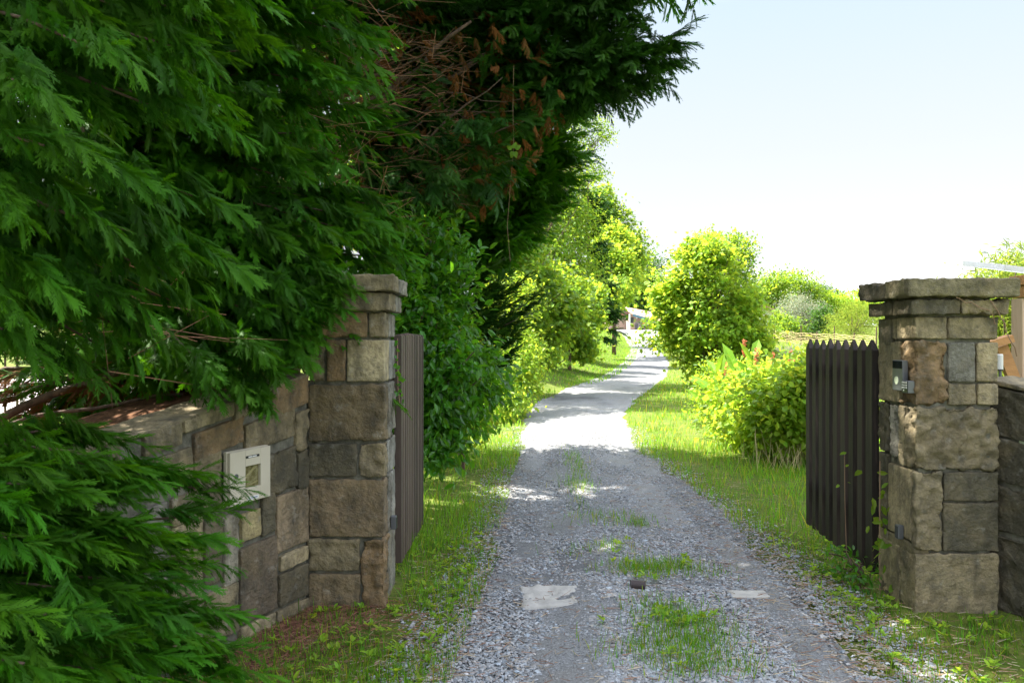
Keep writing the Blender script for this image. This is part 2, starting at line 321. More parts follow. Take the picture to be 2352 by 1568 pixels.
x, y = region(26000, 3.2, 13, 1, 3.2, 5, 1.0); k = not_in(x, y) & ((y > 5.3) | (x < 3.2)); x, y = x[k], y[k]
k = (y > 5.4) | (rng.random(len(x)) < .6); x, y = x[k], y[k]; n = len(x)
grass(g, x, y, rng.gamma(4, .017, n)*(.65+.7*sm(y, 5, 7))+.02, rng.uniform(.0035, .007, n), gcol(n, .10))
x, y = region(36000, 8, 32, 1, 8., 7, .9); n = len(x); grass(g, x, y, rng.gamma(5, .014, n)+.02+.0008*y, .003+.0005*y*rng.uniform(.6, 1.3, n), gcol(n, .2))
x, y = region(22000, 10, 34, -1, 5., 9, .9); n = len(x); grass(g, x, y, rng.gamma(5, .016, n)+.03, .003+.0005*y*rng.uniform(.6, 1.3, n), gcol(n, .08))
N = 26000; y = rng.uniform(30, 92, N); l, r = edges(y); t = rng.uniform(-.5, 7, N); x = l-t+.3; k = (x > 0); grass(g, x[k], y[k], rng.uniform(.06, .14, k.sum()), rng.uniform(.015, .03, k.sum()), gcol(k.sum(), .05))
N = 22000; y = rng.uniform(22, 76, N); l, r = edges(y); x = r+rng.random(N)*16; grass(g, x, y, rng.uniform(.05, .12, N), rng.uniform(.015, .03, N), gcol(N, .25))
# strip of grass and weeds down the middle of the drive
cx = []; cyy = []
for (dx, dy, rx, ry, n) in [(1320, 1060, .09, .55, 260), (1325, 1115, .10, .35, 320), (1335, 1085, .07, .5, 160), (1390, 1195, .2, .16, 260), (1465, 1208, .07, .07, 120), (1410, 1262, .1, .06, 90), (1520, 1312, .20, .10, 700), (1460, 1318, .1, .08, 220), (1560, 1440, .16, .16, 700), (1600, 1480, .12, .12, 350), (1520, 1500, .16, .1, 420), (1620, 1540, .16, .1, 420), (1500, 1400, .1, .12, 120), (1345, 1270, .12, .1, 60), (1330, 1160, .05, .2, 60)]:
    Y0 = 1.6*F/(dy-784); X0 = (dx-1176)/F*Y0; cx.append(rng.normal(X0, rx, n)); cyy.append(rng.normal(Y0, ry, n))
x = np.concatenate(cx); y = np.concatenate(cyy); n = len(x); l, r = edges(y)
grass(g, x, y, rng.gamma(4, .012, n)+.015, rng.uniform(.0025, .0055, n), gcol(n, .12), zz=zroad(x, y))
tag(g.build('grass', M['grass']), 'green grass along both verges and down the middle of the drive', 'grass', kind='stuff')
# low broadleaf weeds
def leaf_t(kind):
    if kind == 'oval': V = np.array([(0, 0, 0), (.3, .22, .05), (.3, -.22, .05), (.7, .19, .02), (.7, -.19, .02), (1, 0, -.12), (.5, 0, -.03)]); Fc = [(0, 6, 1), (0, 2, 6), (1, 6, 3), (2, 4, 6), (3, 6, 5), (6, 4, 5)]
    elif kind == 'rhomb': V = np.array([(0, 0, 0), (.45, .3, .08), (.45, -.3, .08), (1, 0, -.1)]); Fc = [(0, 2, 3), (0, 3, 1)]
    elif kind == 'plane': V = np.array([(0, 0, 0), (.15, .42, .06), (.38, .22, .0), (.62, .48, .02), (.66, .15, 0), (1, 0, -.12), (.66, -.15, 0), (.62, -.48, .02), (.38, -.22, 0), (.15, -.42, .06), (.42, 0, .05)]); Fc = [(10, i, i+1) for i in range(9)]+[(10, 9, 0)]
    elif kind == 'long': V = np.array([(0, 0, 0), (.4, .07, .02), (.4, -.07, .02), (1, 0, -.2)]); Fc = [(0, 2, 3), (0, 3, 1)]
    elif kind == 'heart': V = np.array([(.05, 0, 0), (0, .25, .04), (.35, .42, .06), (.75, .22, 0), (1.05, 0, -.14), (.75, -.22, 0), (.35, -.42, .06), (0, -.25, .04), (.45, 0, -.02)]); Fc = [(8, i, i+1) for i in range(7)]+[(8, 7, 0)]
    elif kind == 'canna': V = np.array([(0, 0, 0), (.3, .11, .06), (.3, -.11, .06), (.65, .12, .03), (.65, -.12, .03), (1, 0, -.08), (.3, 0, 0), (.65, 0, -.02)]); Fc = [(0, 6, 1), (0, 2, 6), (1, 6, 7), (1, 7, 3), (2, 7, 6), (2, 4, 7), (3, 7, 5), (7, 4, 5)]
    return V, np.array(Fc)
g = MB()
def weeds(cs, nper, size, spread):
    P = []; D = []
    for c in cs:
        a = rng.uniform(0, 6.28, nper); e = rng.uniform(.1, .9, nper); D.append(np.stack([np.cos(a)*np.cos(e), np.sin(a)*np.cos(e), np.sin(e)], 1)); P.append(np.array(c)+rng.normal(0, spread, (nper, 3))*[1, 1, .3])
    P = np.concatenate(P); D = np.concatenate(D); n = len(P); scat(g, leaf_t('oval'), frames(D, np.tile([0, 0.01, 1.], (n, 1))), P, rng.uniform(.5, 1.2, n)*size, 0, tints(n, .3, .2)*1.2)
cs = []
for (dx, dy, k) in [(1560, 1300, 5), (1500, 1330, 4), (1560, 1420, 8), (1600, 1450, 7), (1540, 1520, 4), (1440, 1300, 3), (1870, 1330, 3), (1955, 1400, 5), (1960, 1390, 3), (1420, 1260, 3), (1480, 1440, 3), (1400, 1450, 1), (1250, 1350, 0)]:
    Y0 = 1.6*F/(dy-784)
    for _ in range(k): cs.append(((dx-1176)/F*Y0+rng.normal(0, .07), Y0+rng.normal(0, .07), .05))
for _ in range(260):
    y = rng.uniform(3.3, 6.5); l, r = edges(y); x = (l-rng.uniform(0, .9)) if rng.random() < .6 else r+rng.uniform(-.05, .8)
    if not_in(np.array([x]), np.array([y]))[0]: cs.append((x, y, hz(x, y)+.03))
weeds(cs, 8, .045, .012)
tag(g.build('weeds', M['leafy']), 'small broad-leaved weeds among the gravel and grass', 'weeds', kind='stuff')
# ------------------------------------------------------------------ stone work
TL = (.38, .33, .22); TM = (.26, .225, .15); TD = (.12, .11, .08); TB = (.27, .19, .11); TG = (.25, .25, .23); TK = (.42, .36, .24)
def stones(mb, blocks, mapf=None, res=.016, gap=.006):
    for k, (a, b, tint, ch) in enumerate(blocks):
        V, Q = rbox(np.array(a)+gap, np.array(b)-gap, res, .008, .006+.006*ch, seed=rng.uniform(0, 50), freq=24, chis=ch)
        tv = np.array(tint)*[1.07, 1.01, .90]*rng.uniform(.9, 1.15); T = np.tile(tv, (len(V), 1))*(1+.25*fbm(V*6+k, 2))[:, None]
        if mapf is not None: V = mapf(V)
        mb.add(V, Q, 0, T)
def pillar(name, label, x0, x1, y0, y1, zt, shaft, cap, course, group='gate pillars'):
    t = thing(name, label, 'pillar', ((x0+x1)/2, (y0+y1)/2, 0), group)
    m = MB(); V, Q = rbox((x0+.032, y0+.032, -.1), (x1-.032, y1-.032, zt+.02), .03, .01, .004, 3); m.add(V, Q, 0)
    mo = m.build('mortar_core', M['mortar'], t, True)
    m = MB(); stones(m, shaft); m.build('shaft', M['stone'], t, True)
    m = MB(); stones(m, course, gap=.002); m.build('cap_course', M['stone'], t, True)
    m = MB(); stones(m, cap, gap=.001); m.build('cap_slab', M['stone'], t, True)
    return t
# right pillar  (x from the front view, z from zoom rows)
x0, x1, y0, y1 = 2.35, 2.84, 4.64, 5.13; D_ = .12
fz = lambda q: 2.268-.001536*q; fx = lambda q: 1.5227+.001536*q
S = []
def fr(a, b, za, zb, t, ch=0, dep=D_): S.append(((fx(a), y0, fz(zb)), (fx(b), y0+dep, fz(za)), t, ch))
def sd_(ya, yb, za, zb, t, ch=0, dep=D_): S.append(((x0, ya, fz(zb)), (x0+dep, yb, fz(za)), t, ch))
fr(538, 664, 338, 428, TK, 0, .24); fr(664, 860, 338, 428, TM, .5)
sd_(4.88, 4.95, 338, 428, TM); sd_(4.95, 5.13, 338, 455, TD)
fr(538, 664, 432, 680, TB, 1.2, .2); fr(664, 772, 436, 592, TG); fr(772, 860, 436, 592, TK); fr(664, 776, 592, 680, TM, .3); fr(776, 860, 592, 680, TL)
sd_(4.84, 5.13, 432, 680, TM, .3)
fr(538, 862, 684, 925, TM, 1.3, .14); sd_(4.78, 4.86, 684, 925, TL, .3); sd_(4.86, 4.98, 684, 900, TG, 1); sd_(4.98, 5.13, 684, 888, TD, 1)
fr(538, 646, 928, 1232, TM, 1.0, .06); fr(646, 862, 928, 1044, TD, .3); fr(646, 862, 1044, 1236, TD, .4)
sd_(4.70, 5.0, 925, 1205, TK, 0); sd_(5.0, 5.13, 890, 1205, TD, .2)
fr(538, 862, 1238, 1490, TM, .4, .2); sd_(4.84, 5.13, 1238, 1490, TL, .2); sd_(4.7, 4.84, 1232, 1440, TM, .2)
S[-1] = ((x0, 4.842, 0.06), (x0+.1, 4.95, .36), TM, .2); S.append(((x0, 4.66, .36-.02), (x0+.1, 5.13, .42), TM, .3))
zb0 = -.02
S = [(a, b, t, c) for a, b, t, c in S]
S.append(((2.35, 4.66, zb0), (2.84, 5.13, .1), TD, .3))
for zc in ((1.6, 1.75), (1.22, 1.6), (.85, 1.22), (.4, .85), (0, .4)): S.append(((2.60, 5.0, zc[0]), (2.845, 5.13, zc[1]), TM, .4)); S.append(((2.75, 4.78, zc[0]), (2.84, 5.0, zc[1]), TG, .4))
CR = [((2.31, 4.60, 1.755), (2.60, 4.85, 1.845), TD, .5), ((2.60, 4.60, 1.757), (2.89, 4.85, 1.845), TM, .9), ((2.31, 4.85, 1.757), (2.89, 5.17, 1.843), TD, .5)]
CP = [((2.27, 4.57, 1.858), (2.92, 4.86, 1.965), (.22, .20, .13), .5), ((2.27, 4.86, 1.860), (2.60, 5.02, 1.955), TD, .6), ((2.27, 5.02, 1.858), (2.92, 5.22, 1.968), TD, .5), ((2.6, 4.86, 1.86), (2.92, 5.02, 1.962), TD, .4)]
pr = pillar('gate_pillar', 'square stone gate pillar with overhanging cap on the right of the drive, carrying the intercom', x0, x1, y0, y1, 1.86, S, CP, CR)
# left pillar
x0, x1, y0, y1 = -1.235, -.765, 4.80, 5.27
fz = lambda q: 2.05-.0015993*q; fx = lambda q: -3.086+.0015993*q
S = []
def f2(a, b, za, zb, t, ch=0, dep=.12): S.append(((max(x0, fx(a)), y0, max(-.03, fz(zb))), (min(x1, fx(b)), y0+dep, fz(za)), t, ch))
def s2(ya, yb, za, zb, t, ch=0): S.append(((x1-.12, ya, max(-.03, fz(zb))), (x1, yb, fz(za)), t, ch))
f2(1150, 1385, 168, 268, TB, .4); f2(1385, 1470, 168, 268, TM, .4, .2)
f2(1150, 1225, 272, 436, TM, .8); f2(1225, 1302, 272, 436, TB, .3); f2(1302, 1470, 272, 436, (.44, .39, .26), 0, .2)
f2(1150, 1470, 440, 660, (.15, .12, .075), .6, .16)
f2(1150, 1345, 664, 795, TD, .4); f2(1350, 1470, 664, 795, TM, .9, .16)
f2(1150, 1470, 800, 1022, (.27, .21, .14), .4, .16)
f2(1150, 1358, 1026, 1152, TM, .6); f2(1362, 1470, 1026, 1300, TB, 1.0, .16); f2(1150, 1358, 1156, 1310, (.29, .23, .15), .3)
s2(5.0, 5.12, 168, 268, TG, .3); s2(5.12, 5.27, 168, 268, TG, .3); s2(5.0, 5.27, 272, 436, (.33, .34, .33), .1); s2(4.96, 5.1, 440, 660, TG, .8); s2(5.1, 5.27, 440, 640, TG, .4)
s2(4.96, 5.27, 664, 800, (.31, .32, .31), .2); s2(4.96, 5.12, 800, 1022, TG, .6); s2(5.12, 5.27, 800, 1022, (.3, .31, .3), .2); s2(4.96, 5.27, 1026, 1310, TG, .2)
S.append(((x0, 4.82, -.05), (x1, 5.27, .03), TM, .3)); S.append(((x0, 5.12, 0), (-.9, 5.27, 1.78), TM, .4))
CR = [((-1.275, 4.765, 1.785), (-.735, 5.05, 1.895), TM, .6), ((-1.275, 5.05, 1.787), (-.735, 5.31, 1.893), TG, .5)]
CP = [((-1.31, 4.72, 1.897), (-.70, 4.95, 1.998), TM, .4), ((-1.31, 4.95, 1.899), (-.70, 5.12, 1.985), TG, .7), ((-1.31, 5.12, 1.897), (-.70, 5.35, 1.995), TG, .5)]
pl = pillar('gate_pillar', 'square stone gate pillar on the left of the drive beside the ivy strand', x0, x1, y0, y1, 1.9, S, CP, CR)
# walls along a plan path; local coords (u along, h outward, z)
def pathmap(path, top):
    P = np.array(path, float); seg = np.linalg.norm(np.diff(P, axis=0), axis=1); U = np.concatenate([[0], np.cumsum(seg)])
    def f(V, side=1):
        u, h, z = V[:, 0], V[:, 1], V[:, 2]; x = np.interp(u, U, P[:, 0]); y = np.interp(u, U, P[:, 1]); e = .05
        tx = np.interp(u+e, U, P[:, 0])-np.interp(u-e, U, P[:, 0]); ty = np.interp(u+e, U, P[:, 1])-np.interp(u-e, U, P[:, 1]); L = np.hypot(tx, ty)+1e-9
        nx, ny = -ty/L*side, tx/L*side; return np.stack([x+nx*h, y+ny*h, z*top(u)/top(0)], 1)
    return f, U[-1], (lambda u: (float(np.interp(u, U, P[:, 0])), float(np.interp(u, U, P[:, 1]))))
topL = lambda u: 1.405-.215*np.asarray(u)*(1-.12*np.asarray(u))
pathL = [(-1.22, 4.80), (-1.384, 4.45), (-1.50, 4.15), (-1.573, 3.96), (-1.69, 3.66), (-1.86, 3.25), (-2.2, 2.85), (-2.7, 2.6), (-3.4, 2.5)]
mL, UL, pL = pathmap(pathL, topL)
def wallblocks(U, top, forced, rngs, T0=1.405):
    B = list(forced); u = 0
    occ = [(a[0], b[0], a[2], b[2]) for a, b, _, _ in forced]
    z = 0
    while z < T0-.02:
        h = rngs.uniform(.14, .30); z1 = z+h
        if T0-z1 < .12: z1 = T0
        u = -.02 if not forced else 0
        u = 0
        while u < U:
            ln = rngs.uniform(.15, .45); u1 = min(U, u+ln)
            zz0 = z
            parts = [(u, u1, zz0, z1)]
            for (a, b, c, d) in parts:
                if not any(a < ob-.01 and b > oa+.01 and c < od-.01 and d > oc+.01 for oa, ob, oc, od in occ):
                    B.append(((a, -.1, c), (b, .012, d), [TM, TD, TG, TB, TL][rngs.integers(0, 5)], rngs.uniform(0, .9)))
            u = u1
        z = z1
    return B
xzU = lambda q: float(np.interp(1155-q, [0, 155, 315, 410, 610], [0, .387, .71, .92, 1.24]))
def wz(q, zq):
    u = xzU(q); Yv = pL(u)[1]; return (1.6-((612.5+.6094*zq)-784)/F*Yv)*1.405/float(topL(u))
FB = []
for (xa, xb, za, zb, t, ch) in [(1155, 1022, 405, 545, TB, .5), (1022, 880, 430, 560, TM, .2), (880, 700, 470, 600, TL, .2), (700, 520, 560, 700, TM, .1), (1155, 1105, 540, 690, TM, .8), (1105, 920, 560, 680, TM, .5), (920, 742, 590, 700, TB, .6), (742, 560, 700, 820, TM, .2),
    (1155, 1112, 690, 840, TD, .5), (1112, 1000, 690, 850, TD, .8), (1155, 1040, 840, 1060, (.30, .24, .17), .4), (1040, 990, 850, 1010, TD, .3), (990, 905, 915, 1030, (.45, .39, .22), .5), (1155, 1050, 1064, 1130, TK, .4), (1155, 1048, 1134, 1262, TD, .2), (1046, 900, 1034, 1325, (.16, .13, .10), .3), (900, 840, 930, 1200, (.42, .40, .35), .2), (840, 775, 940, 1200, TD, .3), (1155, 1040, 1266, 1345, TM, .2), (1040, 900, 1328, 1400, TL, .2), (900, 780, 1204, 1400, TM, .4), (775, 650, 960, 1060, TL, .3), (775, 650, 1064, 1240, TM, .3), (640, 520, 900, 1240, TG, .4), (835, 650, 840, 955, TM, .4), (835, 742, 705, 840, TM, .3), (742, 640, 720, 838, TM, .4), (775, 600, 1245, 1500, TM, .3)]:
    ua, ub = xzU(xa), xzU(xb); q = (xa+xb)/2; z1 = wz(q, za); z0_ = wz(q, zb)
    FB.append(((ua+.001, -.1, max(-.05, z0_)), (ub, .012, min(1.405, z1)), t, ch))
wl = thing('stone_wall', 'low stone wall curving away left from the left gate pillar, with the meter box in it', 'wall', (-1.6, 3.8, 0), 'garden walls')
m = MB(); V, Q = rbox((0, -.26, -.1), (UL, -.020, 1.38), .08, .01, .004); m.add(mL(V), Q, 0); V, Q = rbox((-1.5, 4.83, -.1), (-1.2, 5.0, 1.36), .08, .01, .004); m.add(V, Q, 0); m.build('mortar_core', M['mortar'], wl, True)
m = MB(); stones(m, wallblocks(UL, topL, FB, np.random.default_rng(5)), mL, .02, .007); m.build('stone_facing', M['stone'], wl, True)
m = MB(); bb = []; u = 0
while u < UL: e = u+rng.uniform(.3, .6); bb.append(((u, -.30, 1.385), (min(e, UL), .004, 1.415), TM, .3)); u = e
stones(m, bb, mL, .03, .003); m.build('coping', M['stone'], wl, True)
# right wall
topR = lambda u: 1.385-.17*np.asarray(u)
pathR = [(2.845, 4.86), (2.95, 4.60), (3.07, 4.28), (3.2, 3.95), (3.4, 3.5), (3.8, 3.1)]
mR0, UR, pR = pathmap(pathR, topR); mR = lambda V: mR0(V, -1)
wr = thing('stone_wall', 'dark stone wall beside the right gate pillar, holding the pale round plaque', 'wall', (3.1, 4.2, 0), 'garden walls')
m = MB(); V, Q = rbox((0, -.28, -.1), (UR, -.020, 1.35), .08, .01, .004); m.add(mR(V), Q[:, ::-1], 0); m.build('mortar_core', M['mortar'], wr, True)
m = MB(); BR = [(a, b, tuple(np.array(t)*.8), c) for a, b, t, c in wallblocks(UR, topR, [((.0, -.1, 1.05), (.35, .012, 1.35), TD, .6), ((.0, -.1, .78), (.35, .012, 1.05), TD, .3), ((.0, -.1, .48), (.35, .012, .76), TD, .5), ((0, -.1, 0), (.4, .012, .46), TD, .8)], np.random.default_rng(8), 1.385)]
stones(m, BR, mR, .022, .007); m.build('stone_facing', M['stone'], wr, True)
m = MB(); stones(m, [((0, -.32, 1.355), (.5, .012, 1.39), TM, .3), ((.5, -.32, 1.355), (1.2, .012, 1.39), TM, .3), ((1.2, -.32, 1.355), (UR, .012, 1.39), TM, .3)], mR, .03, .003); m.build('coping', M['stone'], wr, True)
# plaque on the right wall: round disc facing the drive
pt = pR(.33); c = np.array([pt[0]-.0, pt[1], 1.21]); nr = nrm(np.array([-.93, -.36, 0])); 
def disc(mb, c, n, r1, th, mat=0, seg=28, ell=1., tint=None):
    n = nrm(np.array(n, float)); u = nrm(np.cross([0, 0, 1.], n)); a = np.linspace(0, 2*math.pi, seg, endpoint=False)
    ring = lambda rr, off: np.array(c)+n*off+rr*(np.cos(a)[:, None]*u+np.sin(a)[:, None]*np.array([0, 0, ell]))
    V = np.concatenate([ring(r1, 0), ring(r1, th*.8), ring(r1*.93, th)]); q = [(i, (i+1) % seg, seg+(i+1) % seg, seg+i) for i in range(seg)]+[(seg+i, seg+(i+1) % seg, 2*seg+(i+1) % seg, 2*seg+i) for i in range(seg)]
    mb.add(V, q, mat, tint); mb.F.append((np.array([list(range(seg))])+mb.n-seg, mat))
m = MB(); pc = at(2372, 1025, 4.58); disc(m, pc, (-.93, -.36, 0), .075, .02); 
pq = m.build('wall_plaque', M['button']); tag(pq, 'pale round plaque on the dark stone wall beside the right gate pillar', 'plaque')
# soil bank behind the left wall
m = MB(); P = []; 
us = np.linspace(0, UL, 40); hs = np.array([-.20, -.5, -.9, -1.4, -2.0, -2.8, -3.6]); A = []
for h_, zz in zip(hs, [1.33, 1.36, 1.34, 1.15, .75, .25, -.1]):
    V = np.stack([us, np.full(40, h_), np.full(40, zz)], 1)+np.stack([us*0, us*0, .05*vnoise(np.stack([us*3, us*0+h_*3, us*0], -1))], 1); A.append(mL(V))
A = np.array(A); i = np.arange(6)[:, None]*40+np.arange(39)[None]; m.add(A.reshape(-1, 3), np.stack([i, i+40, i+41, i+1], -1).reshape(-1, 4)); tag(m.build('soil_bank', M['litter'], smooth=True), kind='structure')
# ------------------------------------------------------------------ meter box on the wall
pR_ = np.array([-1.384, 4.45]); pL_ = np.array([-1.50, 4.15]); tdir = nrm(pL_-pR_); nd_ = np.array([-tdir[1], tdir[0]]); 
if nd_[0] < 0: nd_ = -nd_
W_ = .325
def MBX(q):  # local: a 0..W right->left, h outward, z
    q = np.asarray(q, float).reshape(-1, 3); return np.stack([pR_[0]+tdir[0]*q[:, 0]+nd_[0]*q[:, 1], pR_[1]+tdir[1]*q[:, 0]+nd_[1]*q[:, 1], q[:, 2]], 1)
def lbox(mb, a0, a1, h0, h1, z0, z1, bev=.004):
    V, Q = rbox((a0, h0, z0), (a1, h1, z1), 1e9, bev, 0); mb.add(MBX(V), Q[:, ::-1])
ztop = 1.6-238/F*4.45; zbot = 1.6-353/F*4.45
mt = thing('meter_box', 'cream utility meter box with small window set in the left stone wall', 'meter box', (*MBX([W_/2, 0, 0])[0][:2], zbot))
m = MB(); lbox(m, -.004, W_+.004, .0, .022, zbot-.004, ztop+.004); m.build('frame', M['cream'], mt)
m = MB(); zc = (zbot+ztop)/2; wa0, wa1, wz0, wz1 = .082, .205, zc-.065, zc+.052
lbox(m, 0, wa0, .022, .042, zbot, ztop, .003); lbox(m, wa1, W_, .022, .042, zbot, ztop, .003); lbox(m, wa0, wa1, .022, .042, zbot, wz0, .003); lbox(m, wa0, wa1, .022, .042, wz1, ztop, .003); dr = m.build('door', M['cream'], mt)
m = MB(); lbox(m, wa0, wa1, .0225, .026, wz0, wz1, .001); m.build('window', M['winbrown'], mt)
m = MB(); V = MBX([(wa0+.01, .0275, wz1-.01), (wa0+.03, .0275, wz1-.005), (wa1-.002, .0275, wz0+.055), (wa1-.002, .0275, wz0+.04)]); m.add(V, [(0, 1, 2, 3), (3, 2, 1, 0)]); V = MBX([(wa0+.01, .0275, wz0+.03), (wa0+.01, .0275, wz0+.02), (wa1-.02, .0275, wz0+.004), (wa1-.02, .0275, wz0+.012)]); m.add(V, [(0, 1, 2, 3), (3, 2, 1, 0)]); m.build('card', M['winyel'], mt)
m = MB(); lbox(m, .095, .205, .042, .0435, ztop-.045, ztop-.032, .0005); m.build('dark_strip', M['black'], mt)
m = MB(); lbox(m, .118, .152, .0437, .0440, ztop-.0425, ztop-.0355, .0001); lbox(m, .155, .185, .0437, .0440, ztop-.0425, ztop-.0355, .0001); m.build('strip_lettering', M['white'], mt)
m = MB(); lbox(m, .10, .19, .042, .0435, zbot+.010, zbot+.028, .0005); st = m.build('sticker', M['white'], mt)
m = MB(); lbox(m, .112, .138, .0437, .0440, zbot+.015, zbot+.022, .0001); lbox(m, .142, .162, .0437, .0440, zbot+.015, zbot+.022, .0001); lbox(m, .170, .178, .0437, .0440, zbot+.014, zbot+.024, .0001); m.build('sticker_lettering', M['blue'], st)
m = MB(); disc(m, MBX([W_-.045, .042, zc+.012])[0], (nd_[0], nd_[1], 0), .013, .006); m.build('lock', M['greymetal'], mt)
# ------------------------------------------------------------------ intercom, keypad, photocells on the pillars
ic = thing('video_intercom', 'slim grey video doorbell with dark camera window and pale round button on the right pillar', 'intercom', (2.35, 4.8, 1.25))
zI = lambda s: 1.6-(s/1.6327-784)/F*4.79
m = MB(); box(m, 2.318, 2.352, 4.727, 4.855, zI(1463), zI(1350), bev=.004); m.build('body', M['greymetal'], ic)
m = MB(); box(m, 2.3165, 2.3185, 4.731, 4.851, zI(1381), zI(1352), bev=.001); m.build('camera_window', M['darkglass'], ic)
m = MB(); disc(m, (2.3178, 4.80, zI(1426)), (-1, 0, 0), .024, .003); m.build('button', M['button'], ic)
kp = thing('keypad', 'small grey keypad with rows of round keys beside the video doorbell', 'keypad', (2.35, 4.7, 1.2))
m = MB(); box(m, 2.312, 2.352, 4.650, 4.724, zI(1469), zI(1424), bev=.004); m.build('body', M['greymetal'], kp)
m = MB(); box(m, 2.3102, 2.3125, 4.653, 4.721, zI(1467), zI(1426), bev=.001); m.build('key_panel', M['black'], kp)
for rr in range(4):
    for cc in range(4 if rr < 3 else 1):
        m = MB(); disc(m, (2.3105, 4.713-cc*.0165-(.0165 if rr == 3 else 0), zI(1430.5+rr*9.3)), (-1, 0, 0), .005, .002, seg=10); m.build('key', M['white'], kp)
for (nm, lab, X0, sg, Yc, zc) in [('photocell', 'small dark photocell low on the drive side of the right pillar', 2.352, -1, 4.80, .455), ('photocell', 'small dark photocell low on the drive side of the left pillar', -.767, 1, 5.05, .455)]:
    t = thing(nm, lab, 'photocell', (X0, Yc, zc), 'gate photocells'); a, b = sorted((X0, X0+sg*.035)); m = MB(); box(m, a, b, Yc-.022, Yc+.022, zc-.042, zc+.042, bev=.005); m.build('housing', M['greymetal'], t)
    m = MB(); a, b = sorted((X0+sg*.034, X0+sg*.037)); box(m, a, b, Yc-.017, Yc+.017, zc-.036, zc+.036); m.build('lens', M['black'], t)
# ------------------------------------------------------------------ gates
def picket(mb, p, d, wdt, th, z0, z1, pk=.06):
    tn = np.array([1, .97, .95])*rng.uniform(.6, 1.7)
    """post of width wdt along d, thickness th; pyramid-cut top"""
    d = np.array([d[0], d[1], 0.]); n = np.array([-d[1], d[0], 0]); p = np.array([p[0], p[1], 0.]); V = []
    for z, s in ((z0, 1), (z1-pk, 1)):
        for a, b in ((-1, -1), (1, -1), (1, 1), (-1, 1)): V.append(p+d*a*wdt/2*s+n*b*th/2*s+[0, 0, z])
    V.append(p+n*-th/2*.4+[0, 0, z1]); V.append(p+n*th/2*.4+[0, 0, z1])
    mb.add(V, [(0, 1, 5, 4), (1, 2, 6, 5), (2, 3, 7, 6), (3, 0, 4, 7), (3, 2, 1, 0), (5, 6, 9, 8), (7, 4, 8, 9)], 0, tn); mb.F.append((np.array([(4, 5, 8), (6, 7, 9)])+mb.n-10, 0))
def gate(label, A, B, n, wood, z0, z1, wdt, th, flat=False):
    A = np.array(A); B = np.array(B); d = nrm(B-A); L = np.linalg.norm(B-A); nv = np.array([-d[1], d[0]])
    t = thing('gate_leaf', label, 'gate', (A[0], A[1], 0), 'open wooden gate leaves')
    for k in range(n):
        p = A+(B-A)*(k+.5)/n; m = MB(); w_ = wdt*(1.35 if k == 0 else 1); picket(m, p, d, w_, th, z0(k/n)+rng.uniform(-.004, .004), z1+rng.uniform(-.006, .006), .012 if flat else .07); m.build('picket', wood, t)
    sg = 1 if A[0] > 0 else -1; back = -nv*sg if (-nv*sg)[0]*sg > 0 else nv*sg
    for zc in (.42, 1.38):
        m = MB(); off = back*(th/2+.03); P = A+off; Q = B+off
        V = []
        for z in (zc-.06, zc+.06):
            for q, s in ((P, -1), (Q, -1), (Q, 1), (P, 1)): V.append((*(q+back*s*.025), z))
        m.add(V, [(0, 3, 2, 1), (4, 5, 6, 7), (0, 1, 5, 4), (1, 2, 6, 5), (2, 3, 7, 6), (3, 0, 4, 7)]); m.build('rail', wood, t)
    return t
gate('open gate leaf of nine dark pointed pickets beside the right pillar', (2.352, 5.13), (2.455, 6.62), 9, M['wood'], lambda q: .10, 1.615, .085, .045)
gate('open gate leaf of narrow brown-grey slats seen edge on behind the left pillar', (-.765, 5.32), (-.745, 6.50), 13, M['woodgrey'], lambda q: .12, 1.655, .055, .05, True)
# gate stop pipe and concrete sill
m = MB(); c = at(1466, 1345, 5.1); tube(m, [(c[0]-.046, 5.12, .036), (c[0]-.046+.012, 5.12, .036), (c[0]+.046, 5.10, .036)], [.033, .034, .034], 20)
o = m.build('gate_stop', M['pipe'], smooth=False); tag(o, 'short brown steel pipe standing in the gravel mid drive as a gate stop', 'gate stop')
m = MB(); V, Q = rbox((.05, 4.80, -.05), (.54, 5.2, .008), .02, .03, .03, 2); m.add(V, Q); V, Q = rbox((1.38, 4.98, -.05), (1.62, 5.12, .006), .03, .01, .004, 5); m.add(V, Q); tag(m.build('concrete_slab', M['concrete'], smooth=True), kind='structure')

M['wicker'] = mat('wicker', (.50, .42, .20), .8)
M['roofsheet'] = leafmat('white_roof_sheet', (.8, .8, .78), (.92, .92, .92), .85)
